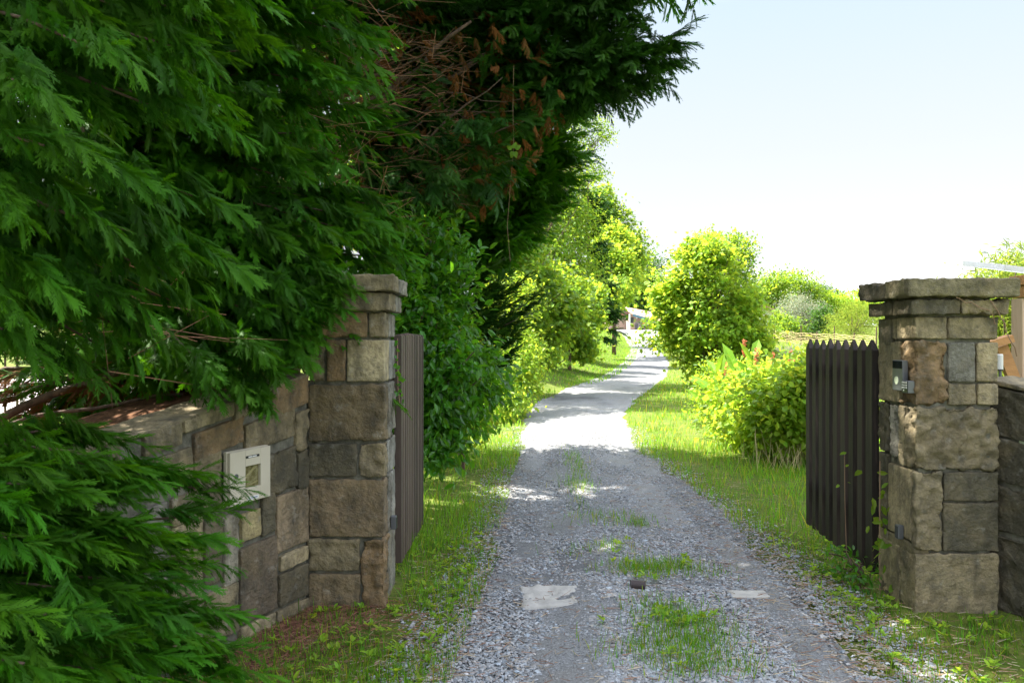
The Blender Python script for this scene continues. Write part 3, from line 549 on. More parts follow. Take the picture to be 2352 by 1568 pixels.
# ================================================================== conifers
def spray_t(nb, sub, w, seed, wsub=.5):
    """flat fern-like cypress spray, unit length along +x"""
    q = np.random.default_rng(seed); V = []; T = []
    def tri(a, b, c): k = len(V); V.extend([a, b, c]); T.append((k, k+1, k+2))
    zf = lambda x, y: -.26*x*x-.35*y*y+.0
    def P(x, y, dz=0): return (x, y, zf(x, y)+dz)
    tri(P(0, -w*.7), P(0, w*.7), P(1.02, 0))
    for i in range(nb):
        t = .03+.93*i/nb
        for s in (1, -1):
            L = .30*math.sin(math.pi*(.22+.70*t))**.8*q.uniform(.55, 1.35); a = R(q.uniform(13, 31)); tt = t+q.uniform(-.02, .02)+(.02 if s > 0 else 0)
            bx_, by = tt, 0; dx, dy = math.cos(a), s*math.sin(a); ex, ey = bx_+dx*L, by+dy*L; nx, ny = -dy*w, dx*w; dz = q.uniform(-.03, .03)
            tri(P(bx_-nx, by-ny), P(bx_+nx, by+ny), P(ex, ey, dz))
            for k in range(sub):
                f = (k+.7)/(sub+.6); mx_, my = bx_+dx*L*f, by+dy*L*f; l2 = L*.42*(1-f*.55)
                for s2 in (1, -1):
                    a2 = math.atan2(dy, dx)+s2*R(25); d2, e2 = math.cos(a2), math.sin(a2); n2, m2 = -e2*w*wsub, d2*w*wsub
                    tri(P(mx_-n2, my-m2, dz*f), P(mx_+n2, my+m2, dz*f), P(mx_+d2*l2, my+e2*l2, dz))
    return np.array(V), np.array(T)
def plume_t(ns, spr, seed, spread=36, sl=.36):
    """plume: a twig with sprays to both sides and above/below, unit length along +x"""
    q = np.random.default_rng(seed); Vs = []; Ts = []; n = 0
    for i in range(ns):
        t = .02+.90*(i/(ns-1)) if i < ns-1 else .80
        s = 1 if i % 2 else -1; az = R(q.uniform(18, spread))*s if i < ns-1 else 0; el = R(q.uniform(-24, 20)); L = sl*(1.12-.55*t)*q.uniform(.8, 1.2)
        if i < ns-1 and q.random() < .25: az *= .4; el = R(q.uniform(15, 40))*(1 if q.random() < .5 else -1)
        d = np.array([math.cos(az)*math.cos(el), math.sin(az)*math.cos(el), math.sin(el)-.12]); d /= np.linalg.norm(d)
        up = nrm(np.array([q.normal(0, .35), q.normal(0, .45), 1.])); sd = nrm(np.cross(up, d)); nn_ = np.cross(d, sd)
        V, T = spr[q.integers(0, len(spr))]; V = V*L; W = V[:, :1]*d+V[:, 1:2]*sd+V[:, 2:]*nn_+np.array([t, 0, -.10*t*t])
        Vs.append(W); Ts.append(T+n); n += len(W)
    return np.concatenate(Vs), np.concatenate(Ts)
sprN = [spray_t(9, 2, .024, 1), spray_t(8, 2, .026, 2), spray_t(10, 1, .024, 3)]
sprM = [spray_t(9, 1, .030, 4, .6), spray_t(8, 1, .032, 5, .6)]
sprF = [spray_t(7, 0, .055, 6), spray_t(6, 0, .06, 7)]
PN = [plume_t(20, sprN, 20+k, 30, .40) for k in range(4)]; PM = [plume_t(17, sprM, 30+k, 32, .40) for k in range(3)]; PF = [plume_t(11, sprF, 40+k, 46, .46) for k in range(3)]
UPZ = np.array([0, 0, 1.])
def bough(pb, axes, P0, P1, bend, npl, pl, s0=.3, spread=48, droop=.25, rad=.02, upr=0., tipl=1.):
    """adds plume placements for one bough; pb = list of (P, D, L, up)"""
    P0 = np.asarray(P0, float); P1 = np.asarray(P1, float); s = s0+(1-s0)*rng.random(npl)**.85; s[0] = 1
    ax = P1-P0; L = np.linalg.norm(ax); pos = P0+ax*s[:, None]+UPZ*(4*s*(1-s)*bend)[:, None]
    tan = nrm(ax[None]+UPZ*(4*(1-2*s)*bend)[:, None]); hor = nrm(np.cross(tan, UPZ)); sg = np.where(rng.random(npl) < .5, -1, 1); a = np.radians(rng.uniform(8, spread, npl))*sg; a[0] = 0
    e = rng.normal(-droop+upr, .28, npl); e[0] = upr-droop*.4
    D = nrm(tan*np.cos(a)[:, None]+hor*np.sin(a)[:, None]+UPZ*e[:, None]); ln = pl*rng.uniform(.65, 1.15, npl)*(1.1-.35*s); ln[0] = pl*tipl
    pos = pos-D*(ln*.72)[:, None]*sm(s, .5, .9)[:, None]
    pb.append((pos, D, ln, nrm(UPZ[None]+rng.normal(0, .35, (npl, 3)))))
    n = max(4, int(L/.35)+2); axes.append((curve(P0, P0+ax*.93, bend, n)+rng.normal(0, .012, (n, 3)), np.linspace(rad, .004, n)))
def conifer(name, label, group, base, H, trunk_r, pb_near, pb_mid, pb_far, axes, mt, leans=(0, 0), dead=None, tintv=(.30, .16), twigs=None):
    t = thing(name, label, 'tree', base, group); m = MB(); base = np.asarray(base, float)
    n = 12; zz = np.linspace(0, 1, n)[:, None]; path = base-[0, 0, .1]+zz*np.array([leans[0], leans[1], H]); tube(m, path, np.linspace(trunk_r, .02, n), 10); m.build('trunk', M['bark'], t, True)
    m = MB()
    for p, r_ in axes: tube(m, p, r_, 5)
    m.build('branches', M['bark'], t, True)['kind'] = 'stuff'
    m = MB()
    for pb, T in ((pb_near, PN), (pb_mid, PM), (pb_far, PF)):
        if not pb: continue
        P, D, L, U = [np.concatenate([b[k] for b in pb]) for k in range(4)]; kk = rng.integers(0, len(T), len(P)); tn = tints(len(P), *tintv)
        for k in range(len(T)):
            q = kk == k
            if q.any():
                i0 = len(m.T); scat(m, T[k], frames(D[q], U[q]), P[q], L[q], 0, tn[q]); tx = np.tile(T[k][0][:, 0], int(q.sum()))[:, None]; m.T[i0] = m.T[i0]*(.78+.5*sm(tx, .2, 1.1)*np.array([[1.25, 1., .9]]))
    m.build('crown', mt, t)
    if dead:
        m = MB(); P, D, L, U = [np.concatenate([b[k] for b in dead]) for k in range(4)]; T = PM[0]; scat(m, T, frames(D, U), P, L, 0, tints(len(P), .4, .15)); m.build('dead_foliage', M['cypdead'], t)
    if twigs is not None:
        m = MB(); P, D, L = twigs; n = len(P); c = np.array([[1.1, .88, .72]])*rng.uniform(.4, 1.25, (n, 1)); sticks(m, P, D, L, rng.uniform(.002, .006, n), c); m.build('bare_twigs', M['twig'], t)['kind'] = 'stuff'
    return t
def fillcrown(pb, c, r, n, pl, out=1., seedv=.3, zb=-.1):
    c = np.array(c, float); r = np.array(r, float); d = rdir(n); q = rng.random(n)**.4; P = c+d*r*q[:, None]; D = nrm(d*[1, 1, .4]*out+rng.normal(0, .35, (n, 3))+[0, 0, zb]); pb.append((P, D, pl*rng.uniform(.7, 1.2, n), nrm(UPZ+rng.normal(0, seedv, (n, 3)))))
def poly_pts(poly, n):
    poly = np.array(poly, float); lo, hi = poly.min(0), poly.max(0); out = []
    while len(out) < n:
        p = lo+(hi-lo)*rng.random(2); ins = False; j = len(poly)-1
        for i in range(len(poly)):
            a, b = poly[i], poly[j]
            if (a[1] > p[1]) != (b[1] > p[1]) and p[0] < (b[0]-a[0])*(p[1]-a[1])/(b[1]-a[1])+a[0]: ins = not ins
            j = i
        if ins: out.append(p)
    return out
G1 = 'tall cypress trees of the hedge'
# A: nearest cypress, boughs hanging in from the left over the wall
near, mid, far, ax = [], [], [], []
tr = np.array([-3.3, 3.1])
for (x, y, Yd) in [(540, 600, 2.9), (480, 130, 2.9), (430, 250, 2.8), (560, 300, 3.2), (400, 420, 2.7), (420, 560, 2.7), (250, 500, 2.4), (200, 330, 2.3), (330, 690, 2.7), (230, 850, 2.7), (90, 800, 2.5), (310, 800, 2.9), (130, 640, 2.3), (60, 480, 2.2), (60, 700, 2.2), (480, 700, 3.2), (300, 120, 2.5), (120, 200, 2.3), (450, 0, 2.9), (300, 380, 2.5), (520, 460, 3.1), (380, 770, 3.1)]:
    P1 = at(x, y, Yd); z0 = max(1.9, P1[2]+rng.uniform(.0, .5)); bough(near, ax, (tr[0], tr[1]+rng.uniform(-.2, .2), z0), P1, .14, 24, .36, .3, 42, .28, .02)
for (x, y) in poly_pts([(-250, -250), (600, -250), (560, 300), (520, 640), (330, 800), (-250, 800)], 44):
    P1 = at(x, y, rng.uniform(2.7, 3.5)); bough(mid, ax, (tr[0], tr[1], max(1.9, P1[2]+rng.uniform(-.1, .6))), P1, .12, 16, .5, .2, 45, .25, .015)
fillcrown(far, (-3.2, 3.6, 4.2), (1.8, 1.3, 2.2), 420, .6); fillcrown(far, (-3.0, 3.6, 7.5), (1.7, 1.6, 3.0), 380, .75); fillcrown(far, (-3.6, 1.0, 6.5), (2.0, 2.4, 3.5), 420, .8)
n = 80; tw = (np.stack([rng.uniform(-3.6, -1.7, n), rng.uniform(3.0, 4.2, n), rng.uniform(1.45, 2.1, n)], 1), nrm(np.stack([rng.normal(.8, .5, n), rng.normal(0, .5, n), rng.normal(0, .35, n)], 1)), rng.uniform(.15, .7, n))
for (x0_, y0_, x1_, y1_, Yd, rd) in [(-60, 985, 330, 840, 4.6, .03), (-60, 950, 240, 850, 4.8, .022), (-60, 870, 200, 845, 5.0, .024), (-60, 1000, 420, 905, 4.4, .016), (-60, 905, 180, 880, 5.2, .008), (-40, 930, 260, 800, 4.9, .009)]:
    ax.append((curve(at(x0_, y0_, Yd), at(x1_, y1_, Yd+.3), .03, 8)+rng.normal(0, .008, (8, 3)), np.linspace(rd, rd*.5, 8)))
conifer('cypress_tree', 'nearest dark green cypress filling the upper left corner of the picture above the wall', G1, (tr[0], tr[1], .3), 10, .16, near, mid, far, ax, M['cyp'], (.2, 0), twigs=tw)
# B: second cypress, tips over the left pillar
near, mid, far, ax, dead = [], [], [], [], []
tr = np.array([-3.2, 6.0])
for (x, y, Yd) in [(900, 75, 5.6), (760, 150, 5.0), (880, 190, 5.6), (740, 300, 4.9), (860, 440, 5.6), (840, 500, 5.2), (820, 545, 5.0), (810, 655, 4.55), (740, 690, 4.5), (730, 735, 4.45), (700, 810, 4.3), (690, 770, 4.4), (640, 850, 4.2), (620, 925, 4.1), (560, 880, 4.1), (500, 900, 4.0), (660, 560, 4.6), (700, 400, 4.8), (620, 220, 4.5), (640, 100, 4.6), (800, 20, 5.4), (700, -20, 5.2), (920, -20, 5.9), (770, 600, 4.7), (600, 700, 4.3), (560, 620, 4.2), (780, 370, 5.2), (830, 250, 5.4), (650, 640, 4.4), (590, 790, 4.1), (480, 840, 3.9), (660, 330, 4.7), (800, 620, 4.6), (775, 665, 4.5), (760, 715, 4.4), (730, 770, 4.4), (790, 700, 4.45), (880, 520, 5.4), (905, 470, 5.6), (720, 650, 4.6), (850, 530, 5.2), (690, 720, 4.4), (620, 800, 4.2)]:
    P1 = at(x, y, Yd); bough(near, ax, (tr[0], tr[1]+rng.uniform(-.3, .3), max(1.7, P1[2]+rng.uniform(-.1, .4))), P1, .12, 24, .40, .35, 44, .2, .022)
for (x, y) in poly_pts([(200, -250), (900, -250), (880, 250), (700, 380), (860, 480), (780, 620), (680, 760), (560, 840), (330, 860), (200, 700)], 80):
    P1 = at(x, y, rng.uniform(4.7, 5.8)); bough(mid, ax, (tr[0], tr[1], max(1.75, P1[2]+rng.uniform(-.2, .5))), P1, .1, 16, .6, .2, 50, .2, .02)
for (x, y) in poly_pts([(620, 450), (930, 430), (930, 620), (780, 640), (640, 760)], 26):
    P1 = at(x, y, rng.uniform(5.6, 6.6)); bough(mid, ax, (tr[0], tr[1]+.3, max(1.75, P1[2]+rng.uniform(-.2, .3))), P1, .1, 16, .6, .2, 50, .2, .02)
fillcrown(far, (-2.9, 6.6, 4.0), (1.5, 1.2, 2.0), 360, .7); fillcrown(far, (-2.6, 6.3, 8.2), (1.9, 1.7, 3.2), 480, .85)
for (x_, y_, Y_) in [(420, 850, 5.3), (560, 830, 5.3), (660, 800, 5.4), (300, 800, 5.2), (230, 830, 5.0)]: c_ = at(x_, y_, Y_); fillcrown(mid, c_, (.45, .4, .3), 36, .5); fillcrown(dead, c_-[0, 0, .1], (.45, .4, .25), 14, .45)
n = 350; tw = (np.stack([rng.uniform(-2.6, -.9, n), rng.uniform(5.7, 7.2, n), rng.uniform(2.3, 5.2, n)], 1), nrm(np.stack([rng.normal(.7, .6, n), rng.normal(-.2, .6, n), rng.normal(0, .5, n)], 1)), rng.uniform(.15, .5, n))
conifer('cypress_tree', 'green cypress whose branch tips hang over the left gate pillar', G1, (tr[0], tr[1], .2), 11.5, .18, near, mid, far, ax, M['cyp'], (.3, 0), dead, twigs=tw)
# C: big cypress with the long bough reaching over the drive
near, mid, far, ax, dead = [], [], [], [], []
tr = np.array([-2.7, 9.2])
spec = [(1565, 95, 8.6, 18), (1525, 140, 8.7, 16), (1500, 185, 8.7, 18), (1450, 150, 8.6, 18), (1420, 215, 8.9, 16), (1375, 245, 9, 14), (1330, 225, 9, 14), (1475, -20, 8.4, 16), (1430, 10, 8.5, 16), (1470, -90, 8.3, 18), (1390, 50, 8.6, 16), (1400, -60, 8.4, 22), (1390, 100, 8.7, 18), (1340, 130, 8.7, 18), (1300, 30, 8.6, 18), (1280, 180, 8.8, 16), (1240, 100, 8.6, 16), (1200, 0, 8.5, 16), (1180, 170, 8.7, 14), (1120, 60, 8.5, 14), (1130, 240, 8.8, 14), (1240, 260, 9, 14), (1050, 0, 8.4, 14), (1520, -180, 8.2, 20), (1480, -260, 8.3, 20), (1560, -320, 8.3, 20), (1420, -180, 8.3, 22)]
for (x, y, Yd, k) in spec:
    P1 = at(x, y, Yd); z0 = P1[2]-rng.uniform(.2, .8)+(.2 if x < 1250 else -.3); bough(mid, ax, (tr[0]+.1, tr[1], max(3, z0)), P1, .15, k*2+6, .74 if x > 1380 else .62, .35, 46, .22, .05, .16 if x > 1400 else 0, .8)
    if x < 1330: bough(dead, ax, (tr[0]+.1, tr[1], max(3, z0)), P1-[.3, .1, .2], .1, 9, .36, .4, 70, .6, .012)
for (x, y, Yd) in [(1060, 290, 8.1), (1080, 340, 8), (1000, 330, 7.9), (1010, 400, 7.9), (960, 370, 7.8), (940, 440, 7.7), (990, 260, 8.2), (930, 300, 7.9), (1100, 420, 8.6), (1060, 470, 8.4), (960, 520, 8), (1150, 340, 8.8)]:
    P1 = at(x, y, Yd); bough(mid, ax, (tr[0]+.1, tr[1], P1[2]+.1), P1, .1, 24, .6, .5, 45, .2, .03)
bp = [((-2.5, 9.2, 3.6), at(1400, 190, 8.8)), ((-2.6, 9.2, 3.3), at(1150, 115, 8.5)), ((-2.6, 9.1, 3.2), at(1080, 60, 8.2))]
for a_, b_ in bp: ax.append((curve(a_, b_, .12, 12)+rng.normal(0, .03, (12, 3)), np.linspace(.075, .015, 12)))
for (x_, y_, Y_, r_, k) in [(1250, 150, 8.8, (.7, .5, .45), 60), (1340, 150, 8.8, (.7, .5, .42), 70), (1410, 160, 8.7, (.5, .4, .26), 60), (1480, 135, 8.7, (.36, .3, .17), 40), (1540, 105, 8.6, (.16, .2, .09), 18), (1330, 50, 8.7, (.6, .5, .35), 50), (1410, -10, 8.6, (.4, .4, .24), 36), (1330, 200, 8.9, (.35, .3, .2), 30), (1180, 100, 8.8, (.6, .5, .4), 40), (1300, 40, 8.7, (.7, .5, .4), 50)]: fillcrown(mid, at(x_, y_, Y_)-[.15, 0, 0], r_, k, .42, 1., .35, .05)
for c_, r_, k in [((-.2, 9.6, 7.6), (2.6, 1.4, 1.7), 420), ((-1.2, 9.6, 10.2), (2.2, 1.7, 1.9), 300), ((.9, 10.2, 7.4), (1.9, 1.3, 1.0), 300), ((1.0, 8.4, 7.6), (1.7, .9, .8), 240), ((-2.4, 9.6, 5.2), (1.3, 1.3, 1.6), 90)]: fillcrown(far, c_, r_, k, .9)
q_ = np.array(poly_pts([(700, 60), (1200, 40), (1330, 200), (1150, 470), (950, 540), (700, 420)], 300)); Yq = rng.uniform(7.9, 9.0, 300); P = np.stack([(q_[:, 0]-1176)/F*Yq, Yq, 1.6-(q_[:, 1]-784)/F*Yq], 1)
dead.append((P, nrm(np.stack([rng.normal(.2, .5, 300), rng.normal(0, .4, 300), rng.normal(-.9, .5, 300)], 1)), rng.uniform(.09, .24, 300), nrm(rng.normal(0, .6, (300, 3))+[0, -1, .2])))
fillcrown(far, (-2.2, 8.6, 7.0), (1.4, 1.2, 1.6), 280, .8)
n = 2300; px_ = rng.uniform(690, 1060, n); py_ = rng.uniform(80, 470, n); Yq = rng.uniform(7.7, 9.6, n); P = np.stack([(px_-1176)/F*Yq, Yq, 1.6-(py_-784)/F*Yq], 1)
tw = (P, nrm(np.stack([rng.normal(.8, .5, n), rng.normal(0, .6, n), rng.normal(.1, .45, n)], 1)), rng.uniform(.07, .28, n))
for _ in range(34):
    a_ = at(rng.uniform(640, 860), rng.uniform(150, 520), 8.3+rng.uniform(0, .8)); b_ = at(rng.uniform(930, 1230), rng.uniform(60, 420), 7.9+rng.uniform(0, .9)); ax.append((curve(a_, b_, rng.uniform(-.2, .25), 10)+rng.normal(0, .018, (10, 3)), np.linspace(rng.uniform(.012, .03), .004, 10)))
for (x_, y_, Y_, r_, k) in [(1000, 330, 8.0, (.5, .4, .35), 34), (940, 430, 7.8, (.4, .3, .3), 26), (1090, 260, 8.3, (.5, .4, .3), 30), (1080, 400, 8.2, (.4, .3, .3), 26)]: fillcrown(mid, at(x_, y_, Y_), r_, k, .42, 1., .35, -.1)
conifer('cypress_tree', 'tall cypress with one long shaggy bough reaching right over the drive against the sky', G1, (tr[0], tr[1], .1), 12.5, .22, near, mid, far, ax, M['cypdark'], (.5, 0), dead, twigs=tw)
# D: cypress behind with fresh green tips and a lifted skirt
near, mid, far, ax, dead = [], [], [], [], []
tr = np.array([-1.08, 11.4])
for (x, y, Yd) in [(1340, 300, 11.24), (1335, 350, 11.24), (1330, 400, 11.24), (1310, 440, 11.07), (1290, 470, 11.07), (1250, 500, 10.90), (1230, 545, 10.90), (1180, 560, 10.81), (1160, 600, 10.81), (1100, 605, 10.73), (1130, 570, 10.64), (1300, 260, 11.24), (1260, 230, 11.24), (1290, 330, 11.07), (1270, 400, 10.90), (1220, 450, 10.73), (1180, 500, 10.64), (1240, 330, 10.81), (1200, 400, 10.64), (1150, 460, 10.55), (1130, 380, 10.55), (1190, 290, 10.73), (1080, 560, 10.38), (1060, 500, 10.55), (1330, 260, 11.59), (1100, 250, 10.64), (1290, 200, 11.24), (1040, 440, 10.38), (1090, 330, 10.38), (1240, 180, 11.24), (1200, 350, 10.55)]:
    P1 = at(x, y, Yd); bough(mid, ax, (tr[0], tr[1], max(2.6, P1[2]-rng.uniform(.2, 1.0))), P1, .08, 24, .75, .3, 42, .12, .03, .14)
    if y > 380 and rng.random() < .8: bough(dead, ax, (tr[0], tr[1], P1[2]-.5), P1-[.7, 0, .1], .1, 4, .5, .3, 60, .4, .012)
for (x, y) in poly_pts([(900, 200), (1300, 200), (1290, 420), (1150, 560), (940, 560)], 30):
    P1 = at(x, y, rng.uniform(11.6, 12.6)); bough(far, ax, (tr[0], tr[1], P1[2]-.3), P1, .1, 14, .9, .3, 50, .1, .02, .1)
for (x_, y_, Y_, r_, k) in [(1270, 300, 11.2, (.30, .4, .7), 60), (1230, 380, 11, (.42, .4, .7), 70), (1180, 470, 10.8, (.40, .4, .5), 60), (1130, 545, 10.7, (.36, .3, .3), 40), (1290, 400, 11.2, (.16, .3, .4), 30), (1170, 320, 11.2, (.5, .4, .7), 60), (1270, 240, 11.2, (.3, .4, .4), 40)]: fillcrown(mid, at(x_, y_, Y_)-[.1, 0, 0], r_, k, .5, 1., .35, .25)
for c_, r_, k in [((-.6, 11.0, 7.8), (1.7, 1.0, 1.8), 380), ((.3, 10.7, 7.8), (1.2, .8, 1.1), 120), ((-1.2, 11.8, 4.6), (1.3, 1.0, 1.5), 140)]: fillcrown(far, c_, r_, k, 1.0)
n = 260; px_ = rng.uniform(960, 1160, n); py_ = rng.uniform(420, 600, n); Yq = rng.uniform(10.8, 11.8, n); P = np.stack([(px_-1176)/F*Yq, Yq, 1.6-(py_-784)/F*Yq], 1)
tw = (P, nrm(np.stack([rng.normal(.6, .5, n), rng.normal(0, .6, n), rng.normal(.2, .5, n)], 1)), rng.uniform(.15, .6, n))
conifer('cypress_tree', 'cypress with fresh green upturned tips and a bare brown skirt behind the leafy shrub', G1, (tr[0], tr[1], .1), 11, .16, near, mid, far, ax, M['cyp'], (.3, 0), dead, twigs=tw)
# small cypress with sweeping branches behind the shrub
near, mid, far, ax = [], [], [], []
tr = np.array([-1.1, 10.4])
for (x, y, Yd) in [(1245, 660, 10.03), (1210, 720, 10.03), (1230, 690, 10.21), (1190, 760, 10.03), (1180, 800, 9.95), (1200, 640, 10.21), (1160, 640, 10.12), (1130, 610, 10.03), (1150, 700, 9.77), (1130, 770, 9.69), (1110, 680, 9.69), (1160, 830, 9.86), (1060, 620, 9.69), (1100, 840, 9.52), (1010, 640, 9.77)]:
    P1 = at(x, y, Yd); bough(mid, ax, (tr[0], tr[1], P1[2]-.5), P1, -.08, 14, .5, .25, 30, .05, .012, .25)
n = 1; fillcrown(far, (-1.1, 10.6, 1.8), (.7, .5, 1.5), 130, .6)
conifer('small_cypress', 'small dark cypress with sweeping branches between the leafy shrub and the bright maple', None, (tr[0], tr[1], 0), 3.4, .07, near, mid, far, ax, M['cypdark'])
# F: low cypress branches in front of the wall, bottom left
near, mid, far, ax = [], [], [], []
tr = np.array([-2.75, 2.35])
for (x, y, Yd) in [(545, 1110, 2.95), (500, 1075, 2.95), (520, 1165, 2.9), (430, 1080, 2.85), (330, 1010, 2.8), (230, 985, 2.7), (510, 1285, 2.8), (480, 1230, 2.8), (440, 1330, 2.6), (540, 1400, 2.7), (500, 1390, 2.65), (590, 1530, 2.6), (560, 1480, 2.6), (530, 1550, 2.5), (400, 1250, 2.5), (300, 1130, 2.5), (250, 1050, 2.4), (330, 1200, 2.45), (130, 1010, 2.3), (60, 1060, 2.1), (180, 1120, 2.25), (250, 1250, 2.3), (380, 1400, 2.4), (300, 1350, 2.3), (420, 1500, 2.4), (200, 1400, 2.1), (100, 1250, 2.0), (330, 1540, 2.2), (150, 1540, 1.95), (60, 1400, 1.9), (460, 1450, 2.5), (60, 1150, 2.0), (350, 1090, 2.6), (280, 1450, 2.2)]:
    P1 = at(x, y, Yd); bough(near, ax, (tr[0]+rng.uniform(-.2, .2), tr[1]+rng.uniform(-.2, .2), max(.15, P1[2]-rng.uniform(-.1, .25))), P1, .06, 22, .28, .3, 42, .06, .014, .03)
for (x, y) in poly_pts([(-100, 1020), (230, 1010), (430, 1120), (400, 1250), (440, 1400), (440, 1600), (-100, 1600)], 40):
    P1 = at(x, y, rng.uniform(2.35, 3.0)); bough(mid, ax, (tr[0], tr[1], max(.1, P1[2]-.05)), P1, .05, 18, .36, .3, 45, .1, .012)
conifer('low_cypress', 'low bluish-green cypress in front of the wall, filling the lower left corner', None, (tr[0], tr[1], 0), 1.25, .07, near, mid, far, ax, M['cyp'], tintv=(.28, .22))
# ================================================================== broadleaf trees and shrubs
def broadleaf(name, label, cat, base, blobs, nl, ls, leaf, mt, top=None, tr_=.12, limbs=24, group=None, cs=.28, nc=None, stems=1, tv=(.3, .18), shell=.45, spurs=True, upb=.9, lr=.35):
    t = thing(name, label, cat, base, group); base = np.asarray(base, float); C_ = []; vol = np.array([np.prod(b[1])**.7 for b in blobs]); vol /= vol.sum(); nc = nc or max(30, nl//45)
    for b, v in zip(blobs, vol):
        k = max(3, int(nc*v)); d = rdir(k); q = shell+(1-shell)*rng.random(k)**.5; q = q*np.where(rng.random(k) < .16, rng.uniform(1.1, 1.38, k), rng.uniform(.75, 1.08, k)); C_.append(np.array(b[0])+d*np.array(b[1])*q[:, None])
    Cc = np.concatenate(C_); cen = np.average([b[0] for b in blobs], axis=0, weights=vol); m = MB(); H = cen[2]-base[2]
    st = []
    for s_ in range(stems):
        off = rng.normal(0, .06 if stems > 1 else 0, 3)*[1, 1, 0]; tp = cen+np.array([rng.normal(0, .3), rng.normal(0, .3), 0])*(stems > 1)*abs(H)*.4+[0, 0, H*.3]
        p = curve(base+off-[0, 0, .1], tp, rng.normal(0, .05), 9, (rng.normal(), rng.normal(), 0)); tube(m, p, np.linspace(tr_*(1 if stems == 1 else .6), .02, 9), 7); st.append(p)
    for k in rng.permutation(len(Cc))[:limbs]:
        p = st[rng.integers(0, stems)]; j = rng.integers(2, 8); a = p[j]; b = Cc[k]; tube(m, curve(a, b, np.linalg.norm(b-a)*rng.uniform(-.12, .12), 6)+rng.normal(0, .01, (6, 3)), np.linspace(tr_*lr*(1-j/12), .006, 6), 5)
    m.build('trunk' if stems == 1 and cat == 'tree' else 'stems', M['bark'], t, True)
    n = nl; k = rng.integers(0, len(Cc), n); sc_ = rng.uniform(.5, 1.3, len(Cc))[k][:, None]; off = rng.normal(0, 1, (n, 3))*cs*sc_; P = Cc[k]+off*[1, 1, .8]
    out = nrm(P-cen); D = nrm(out*.7+rng.normal(0, .7, (n, 3))+[0, 0, -.25]); U = nrm(rng.normal(0, .55, (n, 3))+[0, 0, upb]+out*.3); tn = tints(n, *tv)*rng.uniform(.82, 1.2, len(Cc))[k][:, None]
    m = MB(); scat(m, leaf_t(leaf), frames(D, U), P, ls*rng.uniform(.6, 1.2, n), 0, tn); m.build('crown' if cat == 'tree' else 'foliage', mt, t); return t
def B(x, y, Y, rx, ry=None, rz=None): ry = ry or rx; rz = rz or rx; return (at(x, y, Y), (rx, ry, rz))
def gp(X, Y): return (X, Y, float(hz(X, Y)))
# glossy shrub behind the left gate
broadleaf('laurel_shrub', 'tall glossy dark green laurel shrub leaning out from behind the left gate leaf', 'shrub', gp(-1.35, 7.6), [B(962, 640, 7.6, .42, .5, .6), B(950, 760, 7.3, .3, .5, .6), B(1002, 780, 7.6, .34, .5, .5), B(980, 880, 7.4, .5, .5, .5), B(1007, 930, 7.5, .26, .4, .42), B(967, 1015, 7.2, .34, .4, .22), B(1042, 1030, 7.1, .13, .2, .10), B(930, 680, 7.8, .5, .5, .7), B(1092, 860, 8.0, .3, .4, .5), B(890, 650, 8.2, .35, .4, .4), B(957, 570, 7.7, .12, .2, .25), B(1007, 640, 7.6, .15, .2, .25)], 15000, .10, 'oval', M['glossy'], cs=.13, tr_=.04, limbs=70, stems=4, nc=420, shell=.3, tv=(.3, .2), lr=.5)
broadleaf('laurel_shrub', 'lighter green shrub on the left verge just beyond the glossy laurel', 'shrub', gp(-.6, 9.6), [B(1060, 900, 9.5, .24, .4, .4), B(1085, 950, 9.8, .2, .3, .25), B(1040, 830, 9.6, .25, .3, .4)], 4500, .08, 'oval', M['leafy'], cs=.14, tr_=.03, limbs=40, stems=3, shell=.3)
broadleaf('bright_shrub', 'sunlit yellow-green shrub at the edge of the verge left of the drive bend', 'shrub', gp(-.5, 17.5), [B(1180, 850, 17.5, .55, .6, .65), B(1150, 780, 18, .7, .6, .8), B(1120, 860, 17, .6, .6, .7), B(1190, 700, 19, .5, .6, .6), B(1215, 870, 18, .3, .5, .4), B(1140, 880, 16.5, .4, .5, .6), B(1160, 920, 16, .3, .4, .35), B(1210, 800, 19, .35, .5, .4)], 13000, .10, 'rhomb', M['leafy'], cs=.2, tr_=.04, limbs=30, stems=3)
GM = 'leafy trees along the left bank'
broadleaf('maple_tree', 'pale yellow-green maple on the left bank, nearest of the leafy trees there', 'tree', gp(-.3, 23), [B(1200, 640, 22, .9, 1, 1.), B(1260, 700, 24, .8, 1, .7), B(1230, 760, 24, .7, 1, .8), B(1180, 720, 22, .7, .9, 1.0), B(1290, 660, 25, .6, .7, .5)], 15000, .16, 'plane', M['leafm'], cs=.28, tr_=.10, limbs=40, group=GM, nc=330)
broadleaf('feathery_tree', 'feathery pale green tree with twiggy grey branches above the maple on the left bank', 'tree', gp(.6, 29), [B(1250, 560, 28, 1.0, 1.2, 1.0), B(1300, 520, 30, 1.0, 1.2, 1.3), B(1330, 610, 30, .7, 1, .7), B(1270, 440, 30, .9, 1, 1.2), B(1300, 380, 31, .6, .8, .9), B(1210, 500, 28, 1., 1, 1.2)], 19000, .12, 'rhomb', M['leafm'], cs=.38, tr_=.14, limbs=90, group=GM, nc=330, tv=(.25, .2))
broadleaf('thin_tree', 'thin sparse tree with bare fine twigs showing against the sky behind the cypress', 'tree', gp(-1.0, 24), [B(1345, 300, 24, .75, .6, .8), B(1380, 300, 24, .4, .5, .6), B(1360, 390, 24, .6, .5, .4), B(1320, 240, 24, .5, .5, .4)], 2600, .085, 'rhomb', M['leafm'], cs=.16, tr_=.08, limbs=60, nc=170, shell=.1, lr=.16)
